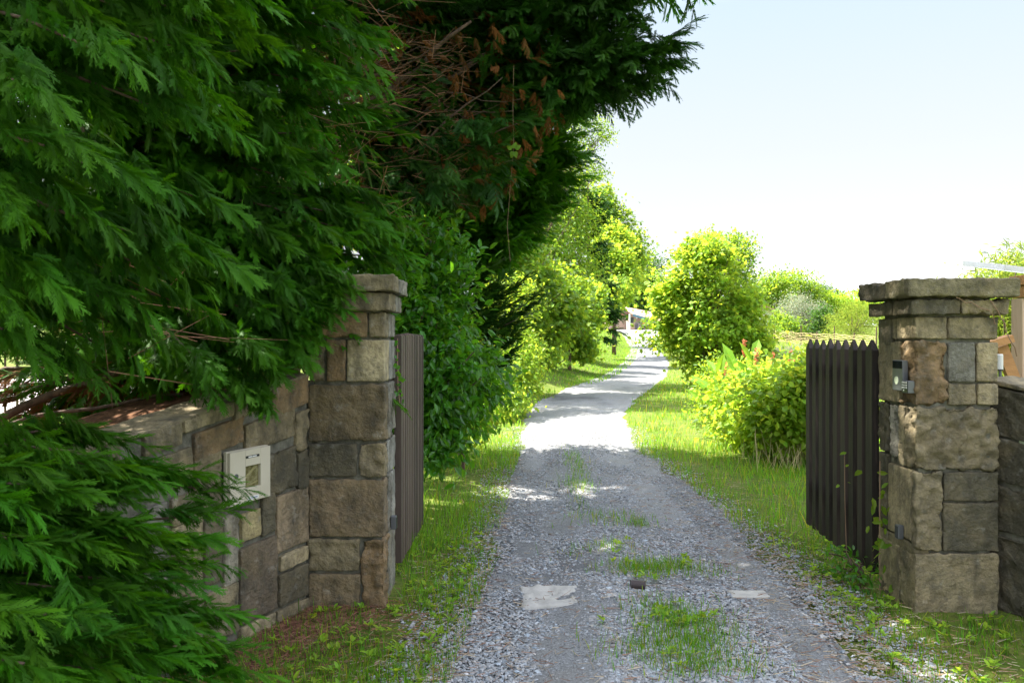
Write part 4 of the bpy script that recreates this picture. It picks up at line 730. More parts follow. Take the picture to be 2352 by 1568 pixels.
broadleaf('shade_oak', 'tall green oak added unseen behind the cypress hedge on the left to shade the drive', 'tree', gp(-3.2, 23.5), [((-2.9, 23.5, 6.5), (2.2, 2.4, 2.4)), ((-2.2, 23, 9), (1.8, 2, 1.8))], 15000, .15, 'rhomb', M['leafy'], cs=.35, tr_=.16, limbs=30, group=GM, nc=260)  # hidden oak, added to throw its shadow across the drive
broadleaf('shade_oak', 'green oak added to shade the drive, seen between the cypress and the feathery tree', 'tree', gp(-1.6, 31.5), [((-1.0, 31.5, 6.5), (2.3, 2.4, 2.6)), ((-.4, 31, 9.2), (1.8, 2, 1.7)), ((.2, 33, 5), (1.6, 2, 2.0))], 16000, .17, 'rhomb', M['leafy'], cs=.35, tr_=.16, limbs=30, group=GM, nc=260)  # second added oak, for shade on the drive and green behind the cypress
# dark conifer far left bank
near, mid, far, ax = [], [], [], []
for q in range(95):
    z = rng.uniform(1.2, 10.8); rr = 2.1*(1-(z-1)/11.5)**.8+.2; a = rng.uniform(0, 6.28); P1 = (4.1+rr*math.cos(a), 45+rr*math.sin(a), z); bough(far, ax, (4.1, 45, z+.25 if z < 3 else z-.2), P1, .05, 8, 1.2, .3, 45, .1, .03, .1)
conifer('dark_conifer', 'dark conifer with low skirts standing on the grass bank by the bend', None, gp(4.3, 45), 11, .13, near, mid, far, ax, M['cypdark'])
broadleaf('maple_tree', 'big-leaved green maple hanging in front of the dark conifer on the left bank', 'tree', gp(2.6, 36), [B(1330, 790, 37, .7, .8, .6), B(1290, 740, 36, .8, 1, .9), B(1300, 700, 36, .9, 1, .7), B(1355, 685, 39, .6, .8, .4), B(1240, 800, 34, .7, .8, .5), B(1355, 730, 40, .5, .6, .5)], 9000, .24, 'plane', M['leafm'], cs=.34, tr_=.1, limbs=30, group=GM, nc=190)
broadleaf('plane_tree', 'bright yellow-green plane tree at the crest of the left bank by the drive', 'tree', gp(7.3, 57), [B(1410, 620, 56, 1.1, 1.3, 1.5), B(1400, 560, 58, 1.1, 1.2, 1.4), B(1425, 665, 54, .6, 1, .7), B(1385, 690, 52, .8, 1, .9), B(1440, 640, 58, .55, .8, .8)], 14000, .27, 'plane', M['leafy'], cs=.42, tr_=.16, limbs=34, group=GM, nc=260)
broadleaf('plane_tree', 'taller plane tree behind the bright one, its crown stepping down towards the sky gap', 'tree', gp(9.0, 70), [B(1400, 520, 70, 1.8, 2, 2.2), B(1440, 580, 72, 1.7, 2, 2.2), B(1370, 470, 70, 1.3, 1.5, 1.8), B(1455, 625, 76, 1.1, 1.3, 1.5), B(1420, 640, 72, 1.6, 2, 2)], 15000, .30, 'plane', M['leafm'], cs=.6, tr_=.2, limbs=30, group=GM, nc=270)
broadleaf('dark_tree', 'dark rounded tree behind the house roof in the gap above the drive', 'tree', gp(14, 140), [B(1478, 640, 140, 3.5, 4, 5), B(1500, 690, 145, 5, 4, 4), B(1440, 690, 140, 5, 4, 4)], 11000, .55, 'rhomb', M['leafd'], cs=1.1, tr_=.4, limbs=20)
# right side
broadleaf('plane_tree', 'bright yellow-green young plane tree with several stems standing right of the drive', 'tree', gp(6.25, 25.3), [B(1625, 755, 25.3, 1.7, 1.5, .85), B(1612, 690, 25.3, 1.55, 1.4, .9), B(1612, 630, 25.3, 1.1, 1.0, .8), B(1590, 585, 25.3, .45, .6, .4), B(1725, 770, 25.3, .62, .8, .65), B(1715, 700, 25.3, .5, .7, .6), B(1535, 700, 25.3, .55, .7, .8), B(1565, 770, 25.3, .5, .6, .5), B(1665, 825, 25.3, 1.5, 1.2, .35), B(1740, 800, 25.3, .5, .6, .4), B(1620, 855, 25.1, .65, .7, .22), B(1650, 600, 25.6, .5, .7, .5), B(1620, 570, 25.4, .4, .6, .4)], 21000, .15, 'plane', M['leafy'], cs=.19, tr_=.11, limbs=90, stems=5, nc=520, shell=.5, lr=.4)
GR = 'trees beyond the garden on the right'
broadleaf('round_tree', 'taller duller green tree showing above the right shoulder of the bright plane tree', 'tree', gp(11.5, 40), [B(1670, 600, 40, 1.1, 1.2, 1.2), B(1700, 570, 40, .6, 1, .7), B(1640, 570, 40, .7, 1, .6), B(1700, 680, 40, .9, 1, 1.5), B(1680, 740, 40, 1, 1, 1)], 9000, .17, 'rhomb', M['leafm'], cs=.3, tr_=.16, limbs=26, group=GR)
broadleaf('round_tree', 'mid green tree between the white cottage roof and the bright plane tree', 'tree', gp(27, 92), [B(1755, 670, 92, 2, 2, 2.2), B(1785, 665, 92, 1.7, 2, 2), B(1740, 720, 92, 2, 2, 3)], 8000, .34, 'rhomb', M['leafm'], cs=.6, tr_=.25, limbs=20, group=GR)
broadleaf('round_tree', 'mid green spreading tree behind the silvery olive tree', 'tree', gp(36, 100), [B(1830, 665, 100, 2.4, 2, 2.0), B(1850, 690, 100, 2.2, 2, 2.4), B(1800, 690, 100, 2, 2, 3)], 8000, .36, 'rhomb', M['leafm'], cs=.65, tr_=.25, limbs=20, group=GR)
broadleaf('pine_tree', 'dark umbrella pine on the skyline between the olive tree and the right pillar', 'tree', gp(50, 125), [B(1885, 668, 125, 1.8, 2, .9), B(1905, 685, 125, 1.5, 2, .9), B(1870, 690, 125, 1.5, 1.5, .8)], 5000, .45, 'long', M['leafd'], cs=.5, tr_=.3, limbs=24, group=GR)
broadleaf('olive_tree', 'rounded silvery grey-green olive tree behind the woven fence', 'tree', gp(27.8, 76), [B(1835, 705, 76, 1.6, 1.6, 1.3), B(1870, 725, 76, 1.3, 1.5, 1.4), B(1815, 730, 76, 1.2, 1.4, 1.4), B(1850, 760, 76, 1.5, 1.5, 1.2)], 13000, .13, 'rhomb', M['leafo'], cs=.4, tr_=.22, limbs=20, group=GR)
broadleaf('leafy_bush', 'dark green bush between the olive tree and the yellow-green willow', 'bush', gp(28.5, 72), [B(1890, 745, 72, .8, 1, 1.6), B(1880, 775, 72, 1.1, 1, .8)], 4000, .24, 'rhomb', M['leafd'], cs=.35, tr_=.1, limbs=10, group='bushes behind the woven fence')
broadleaf('leafy_bush', 'light green bush at the foot of the olive tree, behind the fence post', 'bush', gp(24.5, 73), [B(1812, 755, 73, 1.1, 1, 1.0), B(1845, 775, 73, 1.0, 1, .6), B(1785, 745, 75, .9, 1, 1.1), B(1800, 770, 73, 1.4, 1, .7)], 5000, .25, 'rhomb', M['leafm'], cs=.35, tr_=.08, limbs=10, group='bushes behind the woven fence')
broadleaf('willow_tree', 'yellow-green willow behind the pickets of the right gate', 'tree', gp(25.5, 60), [B(1950, 735, 60, 1.5, 1.5, 1.3), B(1930, 770, 60, 1.4, 1.5, .9), B(1985, 745, 60, 1.0, 1.2, 1.3), B(1965, 710, 60, 1.0, 1, .6), B(2010, 760, 58, 1.2, 1, 1.2)], 14000, .16, 'long', M['leafyel'], cs=.32, tr_=.1, limbs=34, stems=3, group=GR)
broadleaf('round_tree', 'light green low tree behind the willow on the skyline', 'tree', gp(43, 100), [B(1905, 705, 100, 2, 2, 1.6), B(1940, 700, 100, 2.4, 2, 1.4), B(1985, 700, 100, 2.2, 2, 1.2), B(1925, 730, 100, 3, 2, 2)], 7000, .36, 'rhomb', M['leafy'], cs=.6, tr_=.2, limbs=14, group=GR)
broadleaf('leafy_bush', 'grey-green tuft of lavender on the lawn in front of the woven fence', 'bush', gp(14.2, 41), [B(1812, 808, 41, .75, .6, .28), B(1790, 810, 41, .4, .5, .2)], 3500, .14, 'long', M['leafo'], cs=.12, tr_=.01, limbs=4, upb=.2)
broadleaf('willow_tree', 'long-leaved willow beyond the right wall behind the wooden frame', 'tree', gp(7.2, 11.5), [B(2330, 620, 11, .42, .5, .22), B(2255, 640, 10.5, .2, .3, .08), B(2340, 700, 11.5, .6, .6, .6), B(2330, 820, 11.5, .7, .6, .6), B(2300, 760, 11.8, .4, .5, .7), B(2420, 700, 11.5, .7, .7, .9), B(2320, 950, 11.8, .7, .6, .7)], 15000, .13, 'long', M['leafyel'], cs=.13, tr_=.05, limbs=70, stems=4, nc=420, shell=.2)
# shrubs and flowers behind the right gate
broadleaf('hydrangea_bush', 'broad sunlit bush of large pale green leaves just behind the right gate leaf', 'shrub', gp(4.6, 10.8), [B(1770, 930, 11, .55, .6, .35), B(1810, 890, 11, .45, .5, .35), B(1730, 960, 11.5, .5, .6, .4), B(1820, 970, 10.6, .35, .4, .4), B(1840, 910, 10.4, .4, .4, .4), B(1700, 910, 12, .4, .5, .35), B(1760, 990, 11, .4, .4, .25), B(1880, 910, 10.4, .5, .5, .5)], 11000, .085, 'heart', M['leafy'], cs=.17, tr_=.02, limbs=60, stems=4, nc=300, shell=.4)
broadleaf('leafy_bush', 'darker bushy plant at the left end of the flower bed beside the lawn', 'bush', gp(4.6, 14.8), [B(1700, 960, 13.2, .5, .5, .4), B(1730, 1000, 12, .4, .4, .25), B(1660, 920, 15, .45, .5, .45), B(1650, 880, 15.5, .35, .4, .5), B(1710, 1000, 12.8, .35, .4, .2), B(1640, 940, 15, .25, .4, .25)], 8000, .085, 'oval', M['leafm'], cs=.14, tr_=.02, limbs=30, stems=3)
broadleaf('leafy_bush', 'green bush behind the canna leaves in the flower bed', 'bush', gp(6.4, 17.5), [B(1740, 888, 17, .6, .6, .35), B(1700, 878, 17.5, .5, .5, .45), B(1790, 878, 16, .5, .5, .3), B(1830, 878, 15, .5, .4, .3)], 6500, .10, 'oval', M['leafy'], cs=.16, tr_=.02, limbs=30, stems=3)
# cannas: big upright leaves, each plant a thing
GC = 'canna plants in the flower bed'
cl = ['canna plant with one tall upright leaf nearest the plane tree', 'canna plant with paddle leaves in the middle of the flower bed', 'canna plant with drooping pale leaves at the lawn edge of the bed', 'tall canna plant below the highest red flower spike', 'canna plant half hidden in the hydrangea leaves']
for k, (x, y, Y) in enumerate([(1645, 850, 13.6), (1690, 845, 13.4), (1640, 905, 13.2), (1728, 815, 14.4), (1700, 905, 12.4)]):
    top = at(x, y, Y); b = np.array([top[0], top[1], float(hz(top[0], top[1]))]); t = thing('canna_plant', cl[k], 'plant', b, GC); m = MB(); tube(m, curve(b, top, .02, 5), np.linspace(.018, .008, 5), 5); m.build('stem', M['leafm'], t)
    for j in range(7):
        a = rng.uniform(0, 6.28); e = rng.uniform(.5, 1.25); D = np.array([[math.cos(a)*math.cos(e), math.sin(a)*math.cos(e), math.sin(e)]]); P = b+(top-b)*(.45+.08*j); m = MB(); sc = rng.uniform(.42, .62); scat(m, leaf_t('canna'), frames(D, np.array([[.1, -.6, .9]])), P[None], np.array([[sc, sc*1.15, sc]]), 0, np.array([[.9, 1.1, .8]])); m.build('leaf', M['leafy'], t)
# red flower spikes
GF = 'red flower spikes in the bed'; k = 0
fl = ['tallest red flower spike standing against the lawn', 'red flower spike right of the tallest one', 'pale red flower spike on a thin bare stalk', 'broad red flower spike near the woven fence end of the bed', 'red flower spike leaning beside the broad one', 'short orange-red flower head above the hydrangea', 'orange flower head nearest the right gate', 'red flower cluster among the canna leaves', 'small red flower tip left of the canna leaves']
for k, (x, y, Y, hh, ww) in enumerate([(1709, 800, 14.5, .16, .03), (1737, 820, 14.2, .15, .035), (1774, 825, 13.8, .11, .035), (1816, 826, 13.4, .15, .05), (1830, 835, 13.2, .12, .04), (1850, 850, 12.8, .08, .05), (1838, 856, 11.8, .06, .05), (1670, 850, 13.8, .14, .06), (1652, 843, 13.8, .07, .03)]):
    c = at(x, y, Y); b = np.array([c[0], c[1], float(hz(c[0], c[1]))]); t = thing('flower_spike', fl[k], 'flower', b, GF); m = MB(); tube(m, curve(b, c-[0, 0, hh*.6], .01, 4), .006, 4); m.build('stalk', M['leafm'], t)
    n = 90; P = c+np.stack([rng.normal(0, ww*.55, n), rng.normal(0, ww*.55, n), rng.uniform(-hh, hh, n)], 1); m = MB(); scat(m, leaf_t('rhomb'), frames(nrm(rdir(n)+[0, 0, .7]), rdir(n)), P, rng.uniform(.03, .055, n), 0, tints(n, .3, .2)); m.build('blossom', M['redflower'], t)
# dry stalks at the foot of the hydrangea
m = MB(); n = 260; x = rng.normal(3.95, .42, n); y = rng.normal(10.3, .35, n); D = nrm(np.stack([rng.normal(0, .3, n), rng.normal(0, .3, n), np.ones(n)], 1)); c = np.array([[.62, .50, .26]])*rng.uniform(.5, 1.1, (n, 1)); sticks(m, np.stack([x, y, hz(x, y)], 1), D, rng.uniform(.15, .55, n), rng.uniform(.004, .009, n), c); tag(m.build('dry_stalks', M['straw']), 'dry straw-coloured stalks at the foot of the big-leaved bush', 'stalks', kind='stuff')
# ------------------------------------------------------------------ small climbers
def climber(name, label, cat, pts, nl, ls, mt, sp=.03, leaf='heart', stemr=.003, sc=None):
    P = np.array(pts, float); t = thing(name, label, cat, P[0]); m = MB(); tube(m, P, stemr, 4); m.build('stem', M['twig'], t); k = rng.random(nl)*(len(P)-1); i = np.floor(k).astype(int); q = P[i]+(P[np.minimum(i+1, len(P)-1)]-P[i])*(k-i)[:, None]+rng.normal(0, sp, (nl, 3)); m = MB(); scat(m, leaf_t(leaf), frames(nrm(rdir(nl)+[0, -.2, -.4]), nrm(rng.normal(0, .5, (nl, 3))+[0, -1, .5])), q, ls*rng.uniform(.6, 1.2, nl), 0, tints(nl, .25, .2)); m.build('leaves', mt, t); return t
climber('hanging_vine', 'single thin vine hanging from the cypress bough with a few bright leaves', 'vine', [at(1180, 150, 8.0), at(1178, 250, 8.0), at(1180, 340, 8.0), at(1172, 430, 8.0), at(1165, 520, 8.0), at(1172, 600, 8.0)], 3, .03, M['leafm'], .02, stemr=.0018)
o = [q for q in C.objects if q.name == 'hanging_vine'][0]; m = MB(); n = 5
for a in (2.6, .6, -1.2, -1.9, 1.3):
    m = MB(); D = np.array([[math.cos(a), 0, math.sin(a)]]); P = at(1180, 345, 7.98)+D*rng.uniform(.01, .03); scat(m, leaf_t('heart'), frames(D, np.array([[.1, -1, .2]])), P, np.array([.07]), 0, np.array([[1., 1.1, .9]])); m.build('leaf', M['leafm'], o)
climber('ivy_strand', 'thin strand of ivy hanging down the edge of the left gate pillar', 'ivy', [(-.755, 5.25, 1.62), (-.75, 5.22, 1.45), (-.745, 5.2, 1.3), (-.73, 5.18, 1.2)], 26, .035, M['glossy'], .012)
climber('climbing_plant', 'young leafy climber with reddish tips growing between the right gate and its pillar', 'plant', [(2.30, 4.98, .02), (2.29, 4.96, .3), (2.30, 4.98, .6), (2.31, 5.0, .85)], 34, .065, M['leafm'], .035, 'oval')
climber('climbing_plant', 'small climber leaves poking through the pickets of the right gate', 'plant', [(2.36, 5.62, .1), (2.34, 5.6, .5), (2.33, 5.58, .82)], 7, .06, M['leafy'], .02, 'oval')
for k, (a_, b_) in enumerate([((2.76, 4.59, 1.85), (2.90, 4.60, 1.58)), ((2.55, 4.585, 1.86), (2.78, 4.60, 1.76))]):
    m = MB(); p = curve(a_, b_, .0, 8)+rng.normal(0, .006, (8, 3))*[1, .3, 1]; tube(m, np.concatenate([p, [p[-1]+[.03, .03, -.05]]]), .003, 5); o = m.build('dry_creeper', M['twig']); tag(o, ['bare creeper stem at the right corner of the right pillar cap', 'bare creeper stem crossing the middle of the right pillar cap'][k], 'creeper')
broadleaf('leafy_bush', 'small weedy bush at the foot of the right gate beside the pillar', 'bush', gp(2.28, 5.25), [((2.25, 5.3, .12), (.12, .3, .1)), ((2.22, 5.0, .08), (.08, .15, .06))], 150, .055, 'oval', M['glossy'], cs=.04, tr_=.004, limbs=12, nc=30)
# ------------------------------------------------------------------ woven fence on the right lawn
P0 = np.array([22.6, 75.]); P1 = np.array([22.4, 49.]); Lf = np.linalg.norm(P1-P0); fe = thing('woven_fence', 'low woven stick fence climbing across the far lawn behind the gate', 'fence', gp(22.9, 72))
npst = 9
for k in range(npst):
    p = P0+(P1-P0)*k/(npst-1); z = float(hz(p[0], p[1])); m = MB(); tube(m, [(p[0], p[1], z-.1), (p[0]+.02, p[1], z+(1.55 if k % 2 == 0 else 1.15))], [.045, .035], 6); m.build('post', M['bark'], fe)
for j in range(8):
    m = MB(); n = 60; s = np.linspace(0, 1, n); x = P0[0]+(P1[0]-P0[0])*s+.05*np.sin(s*130+j*3.1); y = P0[1]+(P1[1]-P0[1])*s; tube(m, np.stack([x, y, hz(x, y)+.14+j*.118+.02*rng.normal(size=n)], 1), .014, 4); m.build('woven_rod', M['wicker'], fe)
# ------------------------------------------------------------------ white cottage (right)
hx, hy, hzv = 25.5, 84., float(hz(25.5, 84))
ct = thing('white_cottage', 'white rendered cottage with a red tiled gable roof half hidden by the bright plane tree', 'house', (hx, hy, hzv)); xr = 28.5; xl = 20.6; ap = 26.4; 
xl = 19.4; xr = 28.0; ap = 23.9
m = MB(); za = hzv-.2; ze = hzv+2.2; zp = hzv+3.75; V = [(xl, hy, za), (xr, hy, za), (xr, hy, ze), (ap, hy, zp), (xl, hy, ze), (xl, hy+8, za), (xr, hy+8, za), (xr, hy+8, ze), (ap, hy+8, zp), (xl, hy+8, ze)]
# corner seen right of the tree: eave end around x=1785
m.add(V, [(0, 1, 2, 3, 4), (9, 8, 7, 6, 5)]); m.add(V, [(1, 6, 7, 2), (5, 0, 4, 9)]); m.build('wall', M['white'], ct)
M['tile'] = mat('red_roof_tile', (.50, .26, .18), .85, noise=[((6, 1, 6), 3, (.62, .42, .33), .4, .65, .7)], bump=[(12, .05)])
M['browntrim'] = mat('brown_trim', (.20, .12, .09), .7)
M['shutter'] = mat('teal_shutter', (.03, .16, .20), .6)
def roofslab(mb, x0, z0, x1, z1, ya, yb, th=.12):
    d = nrm(np.array([x1-x0, z1-z0])); n = np.array([-d[1], d[0]])*th
    if n[1] < 0: n = -n
    V = [(x0, ya, z0), (x1, ya, z1), (x1+n[0], ya, z1+n[1]), (x0+n[0], ya, z0+n[1])]; V += [(a, yb, c) for a, b, c in V]; mb.add(V, [(0, 1, 2, 3), (7, 6, 5, 4), (0, 4, 5, 1), (1, 5, 6, 2), (2, 6, 7, 3), (3, 7, 4, 0)])
m = MB(); sl_ = (zp-ze)/(xr-ap); roofslab(m, ap, zp+.02, xr+.6, ze-.6*sl_+.02, hy-.55, hy+8.5); roofslab(m, xl-.6, ze-.6*sl_+.02, ap, zp+.02, hy-.55, hy+8.5); m.build('roof', M['tile'], ct)
m = MB(); roofslab(m, ap, zp-.16, xr+.62, ze-.62*sl_-.16, hy-.60, hy-.53, .2); roofslab(m, xl-.62, ze-.62*sl_-.16, ap, zp-.16, hy-.60, hy-.53, .2); m.build('barge_board', M['browntrim'], ct)
wn = MB(); box(wn, 27.0, 27.5, hy-.05, hy+.02, hzv+.9, hzv+1.8); wn.build('shutter', M['shutter'], ct)
# ------------------------------------------------------------------ house at the end of the drive
M['darkwall'] = mat('shaded_render', (.42, .32, .26), .9, noise=[(1.2, 4, (.32, .24, .20), .4, .7, .6)])
M['bluetrim'] = mat('blue_grey_trim', (.08, .20, .26), .6)
M['darkdoor'] = mat('dark_green_door', (.05, .065, .055), .6)
hy = 119.; hb = float(hz(18, 119)); hs_ = thing('farm_house', 'low house with blue bargeboard and pinkish tiled roof where the drive ends', 'house', (17, hy, hb))
X_ = lambda x, Y=hy: (x-1176)/F*Y
Z_ = lambda y, Y=hy: 1.6-(y-784)/F*Y
xw0, xw1 = X_(1400), X_(1560); m = MB(); box(m, X_(1442), xw1, hy, hy+8, hb-.3, hb+1.45); m.build('wall', M['darkwall'], hs_)
m = MB(); V = [(xw0, hy, hb-.3), (X_(1442), hy, hb-.3), (X_(1442), hy+8, hb-.3), (xw0, hy+8, hb-.3)]; box(m, xw0, X_(1441.8), hy+2, hy+8, hb-.3, hb+1.9); gx0, gz0, gx1, gz1 = X_(1452), Z_(722), X_(1495), Z_(734.5); m.build('back_wall', M['darkwall'], hs_)
m = MB(); sl_ = (gz0-gz1)/(gx1-gx0); V = [(X_(1442), hy-.01, hb+1.4), (gx1, hy-.01, hb+1.4), (gx1, hy-.01, gz1), (X_(1446), hy-.01, gz0+.1)]; m.add(V, [(0, 1, 2, 3)]); V = [(a, hy+.2, c) for a, b, c in V]; m.add(V, [(3, 2, 1, 0)]); m.build('gable', M['darkwall'], hs_)
m = MB(); L = 7.; V = [(gx0-.3, hy-1.0, gz0+.12), (gx1+2.5, hy-1.0, gz1-2.5*sl_+.1), (gx1+2.5, hy+7, gz1+1.2), (gx0-.3, hy+7, gz0+1.5)]; V += [(a, b, c-.12) for a, b, c in V]; m.add(V, [(0, 1, 2, 3), (7, 6, 5, 4), (0, 4, 5, 1), (1, 5, 6, 2), (2, 6, 7, 3), (3, 7, 4, 0)]); m.build('roof', M['tile'], hs_)
m = MB(); roofslab(m, gx0-.1, gz0-.27, gx1+.6, gz1-.27-.6*sl_, hy-1.12, hy-1.02, .34); m.build('barge_board', M['bluetrim'], hs_)
m = MB(); roofslab(m, X_(1430), Z_(716), gx0-.3, Z_(721), hy-.6, hy+7, .15); m.build('carport_roof', M['browntrim'], hs_)
m = MB(); box(m, X_(1459), X_(1466), hy-.04, hy, Z_(733), Z_(727)); wf = m.build('window', M['browntrim'], hs_); m = MB(); box(m, X_(1460), X_(1464.5), hy-.06, hy-.045, Z_(732), Z_(727.6)); m.build('pane', M['white'], wf)
m = MB(); box(m, X_(1447), X_(1455), hy-.05, hy, hb, Z_(729)); m.build('door', M['darkdoor'], hs_)
m = MB(); box(m, X_(1474), X_(1477), hy-.05, hy, hb, Z_(728)); m.build('door', M['browntrim'], hs_)
m = MB(); box(m, X_(1438), X_(1441), hy-3, hy-2.8, hb-.2, Z_(722)); m.build('post', M['white'], hs_)
tb = thing('trestle_table', 'small wooden trestle table standing before the farm house', 'table', (X_(1451, 117), 117, hb)); zt_ = hb+.95
m = MB(); box(m, X_(1443, 117), X_(1457.5, 117), 116.6, 117.4, zt_-.07, zt_); m.build('table_top', M['paletimber'], tb)
for x in (1445, 1449, 1453, 1456): m = MB(); q = X_(x, 117); box(m, q-.05, q+.05, 116.7, 117.3, hb-.1, zt_-.07); m.build('leg', M['paletimber'], tb)
ch = thing('stacked_chairs', 'group of grey garden chairs between the table and the parked car', 'chairs', (X_(1461, 117), 117, hb))
for x in (1459.5, 1463, 1466): 
    m = MB(); q = X_(x, 117); box(m, q-.1, q-.05, 116.9, 117.3, hb-.1, hb+1.0); box(m, q+.05, q+.1, 116.9, 117.3, hb-.1, hb+1.0); box(m, q-.1, q+.1, 116.95, 117.25, hb+.45, hb+.5); m.build('chair_frame', M['greymetal'], ch)
# car, seen from behind
M['carpaint'] = mat('dark_car_paint', (.045, .035, .05), .25, metal=.4); M['tail'] = mat('tail_lamp_red', (.45, .03, .02), .3); M['rubber'] = mat('rubber', (.015, .015, .015), .8)
cY = 108.; cX = X_(1491, cY); cz = float(hz(cX, cY))+.02; car = thing('parked_car', 'dark hatchback car parked in front of the farm house with its back to the drive', 'car', (cX, cY, cz))
m = MB(); prof = [(0, .35), (.0, .62), (.05, .95), (.35, 1.02), (.75, 1.42), (1.3, 1.5), (2.3, 1.45), (3.0, 1.0), (4.0, .85), (4.2, .6), (4.2, .3), (0, .3)]
n = len(prof); V = []; 
for s, wv in ((-1, 0), (1, 0)):
    for (yy_, zz_) in prof: hw = .88-(.17 if zz_ > 1.03 else 0); V.append((cX+s*hw, cY+yy_, cz+zz_))
q = [(i, (i+1) % n, n+(i+1) % n, n+i) for i in range(n)]; m.add(V, q); m.F.append((np.array([list(range(n))[::-1]])+m.n-2*n, 0)); m.F.append((np.array([list(range(n, 2*n))])+m.n-2*n, 0)); body = m.build('body', M['carpaint'], car)
m = MB(); d0 = np.array([.36, 1.05]); d1 = np.array([.72, 1.38]); m.add([(cX-.64, cY+d0[0]-.03, cz+d0[1]), (cX+.64, cY+d0[0]-.03, cz+d0[1]), (cX+.56, cY+d1[0]-.03, cz+d1[1]), (cX-.56, cY+d1[0]-.03, cz+d1[1])], [(0, 1, 2, 3)]); m.build('rear_window', M['darkglass'], car)
m = MB(); box(m, cX-.86, cX+.86, cY-.09, cY+.03, cz+.35, cz+.6, bev=.03); m.build('bumper', M['carpaint'], car)
m = MB(); box(m, cX-.26, cX+.26, cY-.03, cY-.005, cz+.68, cz+.8); m.build('number_plate', M['white'], car)
for s in (-1, 1):
    m = MB(); a, b = sorted((cX+s*.87, cX+s*.60)); box(m, a, b, cY-.03, cY+.06, cz+.72, cz+.98, bev=.02); m.build('tail_light', M['tail'], car)
    m = MB(); a, b = sorted((cX+s*.85, cX+s*1.02)); box(m, a, b, cY+2.5, cY+2.6, cz+.98, cz+1.12); m.build('mirror', M['carpaint'], car)
    for yq in (.75, 3.4):
        m = MB(); tube(m, [(cX+s*.66, cY+yq, cz+.31), (cX+s*.89, cY+yq, cz+.31)], .31, 16); wv = m.build('wheel', M['rubber'], car); m = MB(); tube(m, [(cX+s*.885, cY+yq, cz+.31), (cX+s*.9, cY+yq, cz+.31)], .18, 12); m.build('rim', M['greymetal'], wv)
# ------------------------------------------------------------------ wooden frame beyond the right wall
wf = thing('wooden_frame', 'orange timber porch frame with a white roof edge beyond the right wall', 'shelter', (4.75, 7.2, 0)); Yk = 7.2
def P2(x, y, Y=Yk): return at(x, y, Y)
def beam(mb, a, b, w_, h_):
    a = np.array(a); b = np.array(b); d = nrm(b-a); s = nrm(np.cross(d, UPZ) if abs(d[2]) < .95 else np.array([1., 0, 0])); u = np.cross(s, d); V = []
    for p in (a, b):
        for i_, j_ in ((-1, -1), (1, -1), (1, 1), (-1, 1)): V.append(p+s*i_*w_/2+u*j_*h_/2)
    mb.add(V, [(3, 2, 1, 0), (4, 5, 6, 7), (0, 1, 5, 4), (1, 2, 6, 5), (2, 3, 7, 6), (3, 0, 4, 7)])
m = MB(); a = P2(2348, 720); beam(m, (a[0]+.03, Yk, -.1), (a[0]+.03, Yk, P2(0, 686)[2]), .16, .16); m.build('post', M['paletimber'], wf)
m = MB(); box(m, P2(2334, 0)[0], P2(2334, 0)[0]+1.2, Yk-.12, Yk+.06, P2(0, 684)[2], P2(0, 658)[2], bev=.006); m.build('beam', M['timber'], wf)
m = MB(); box(m, P2(2329, 0)[0], P2(2329, 0)[0]+1.2, Yk-.14, Yk+.08, P2(0, 656)[2], P2(0, 634)[2], bev=.006); m.build('upper_beam', M['timber'], wf)
m = MB(); a = P2(2283, 611); b = a+np.array([1.6, 0, -.20]); V = [a+[0, -.15, 0], b+[0, -.15, 0], b+[0, .5, .1], a+[0, .5, .1]]; V += [v-[0, 0, .05] for v in V]; m.add(V, [(0, 1, 2, 3), (7, 6, 5, 4), (0, 4, 5, 1), (1, 5, 6, 2), (2, 6, 7, 3), (3, 7, 4, 0)]); m.build('roof_sheet', M['roofsheet'], wf)
ab = thing('timber_trestle', 'orange timber trestle with a slanting leg just right of the pillar', 'trestle', (4.35, 6.9, 0), ); Ya = 6.9
m = MB(); beam(m, at(2240, 800, Ya), at(2320, 777, Ya), .11, .065); m.build('rail', M['timber'], ab)
m = MB(); beam(m, at(2298, 795, Ya+.06), at(2333, 880, Ya+.06)+[.13, .0, -.35], .05, .10); m.build('leg', M['timber'], ab)
m = MB(); beam(m, at(2290, 795, Ya+.1), at(2310, 880, Ya+.1)+[-.02, .5, -.35], .05, .09); m.build('leg', M['timber'], ab)
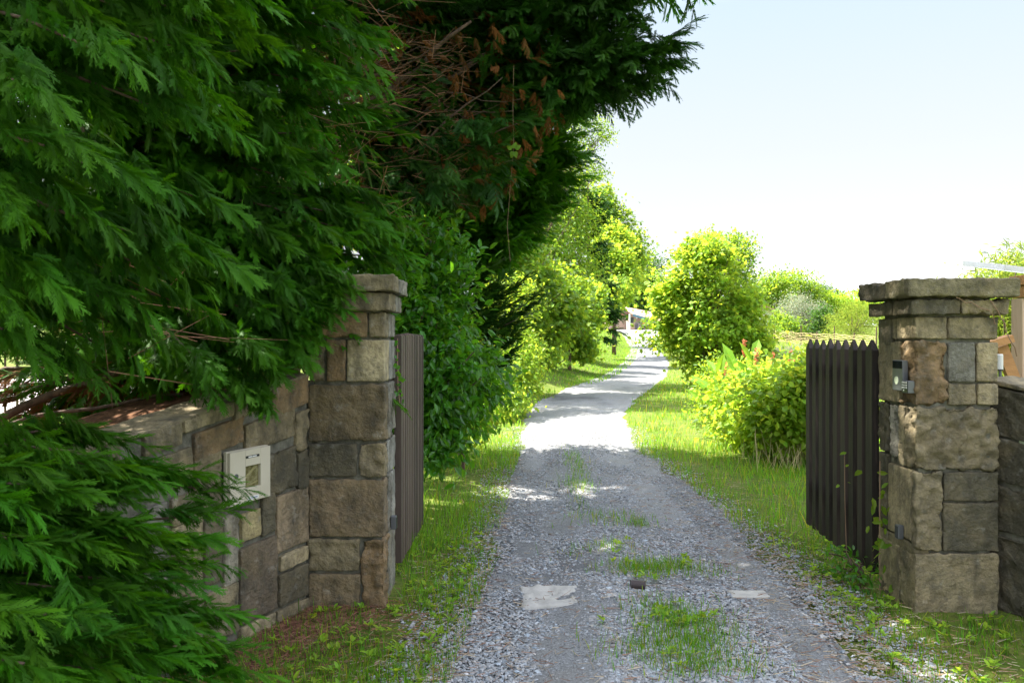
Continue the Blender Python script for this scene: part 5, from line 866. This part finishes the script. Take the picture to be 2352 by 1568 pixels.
m = MB(); c = at(2297, 830, 6.2); tube(m, [c-[0, 0, .06], c+[0, 0, .05], c+[0, 0, .058]], [.021, .021, .017], 14); sp = m.build('post_lamp', M['white']); tag(sp, 'white cylinder with a dark foot beside the trestle, partly behind the pillar', 'lamp'); m = MB(); tube(m, [c-[0, 0, .07], c-[0, 0, .0601]], .022, 14); m.build('foot', M['black'], sp); m = MB(); tube(m, [(c[0], c[1], 0), c-[0, 0, .0701]], .012, 8); m.build('stake', M['greymetal'], sp)
# ------------------------------------------------------------------ beyond the left hedge
fb = thing('wire_fence', 'wire fence with thin posts seen through the gap under the near cypress', 'fence', (-5, 8, 0))
for k in range(7):
    m = MB(); y = 6.6+k*1.1; x = -3.6-(k*.85); tube(m, [(x, y, -.1), (x, y, 1.45)], [.016, .015], 6); m.build('post', M['bark'], fb)
for z in (.3, .6, .9, 1.2, 1.5): m = MB(); tube(m, [(-3.6, 6.6, z), (-8.7, 13.2, z)], .006, 4); m.build('wire', M['bark'], fb)
m = MB()
N = 9000; x = -3.4-rng.random(N)*12; y = 5+rng.random(N)*22; k = (y < 16.8); grass(m, x[k], y[k], rng.uniform(.05, .16, k.sum()), rng.uniform(.01, .02, k.sum()), gcol(k.sum(), .1)); tag(m.build('grass', M['grass']), 'sunlit rough grass beyond the hedge on the left', 'grass', kind='stuff')
# distant wood closing the horizon
m = MB(); Pc = []
for q in range(330):
    a = rng.uniform(-.8, .85); Y = rng.uniform(165, 210); X = a*Y
    Pc.append((X, Y, float(hz(X, Y))+rng.uniform(.5, 5.5), rng.uniform(3, 6)))
Pc = np.array(Pc); n = 42000; k = rng.integers(0, len(Pc), n); P = Pc[k, :3]+rng.normal(0, .5, (n, 3))*Pc[k, 3:4]*[1, .6, .55]; scat(m, leaf_t('rhomb'), frames(rdir(n), nrm(rng.normal(0, .5, (n, 3))+[0, -.3, 1])), P, rng.uniform(.9, 1.8, n), 0, tints(n)*rng.uniform(.7, 1.3, len(Pc))[k][:, None]); tag(m.build('distant_wood', M['leafd']), 'far-off green wood along the horizon', 'wood', kind='stuff')
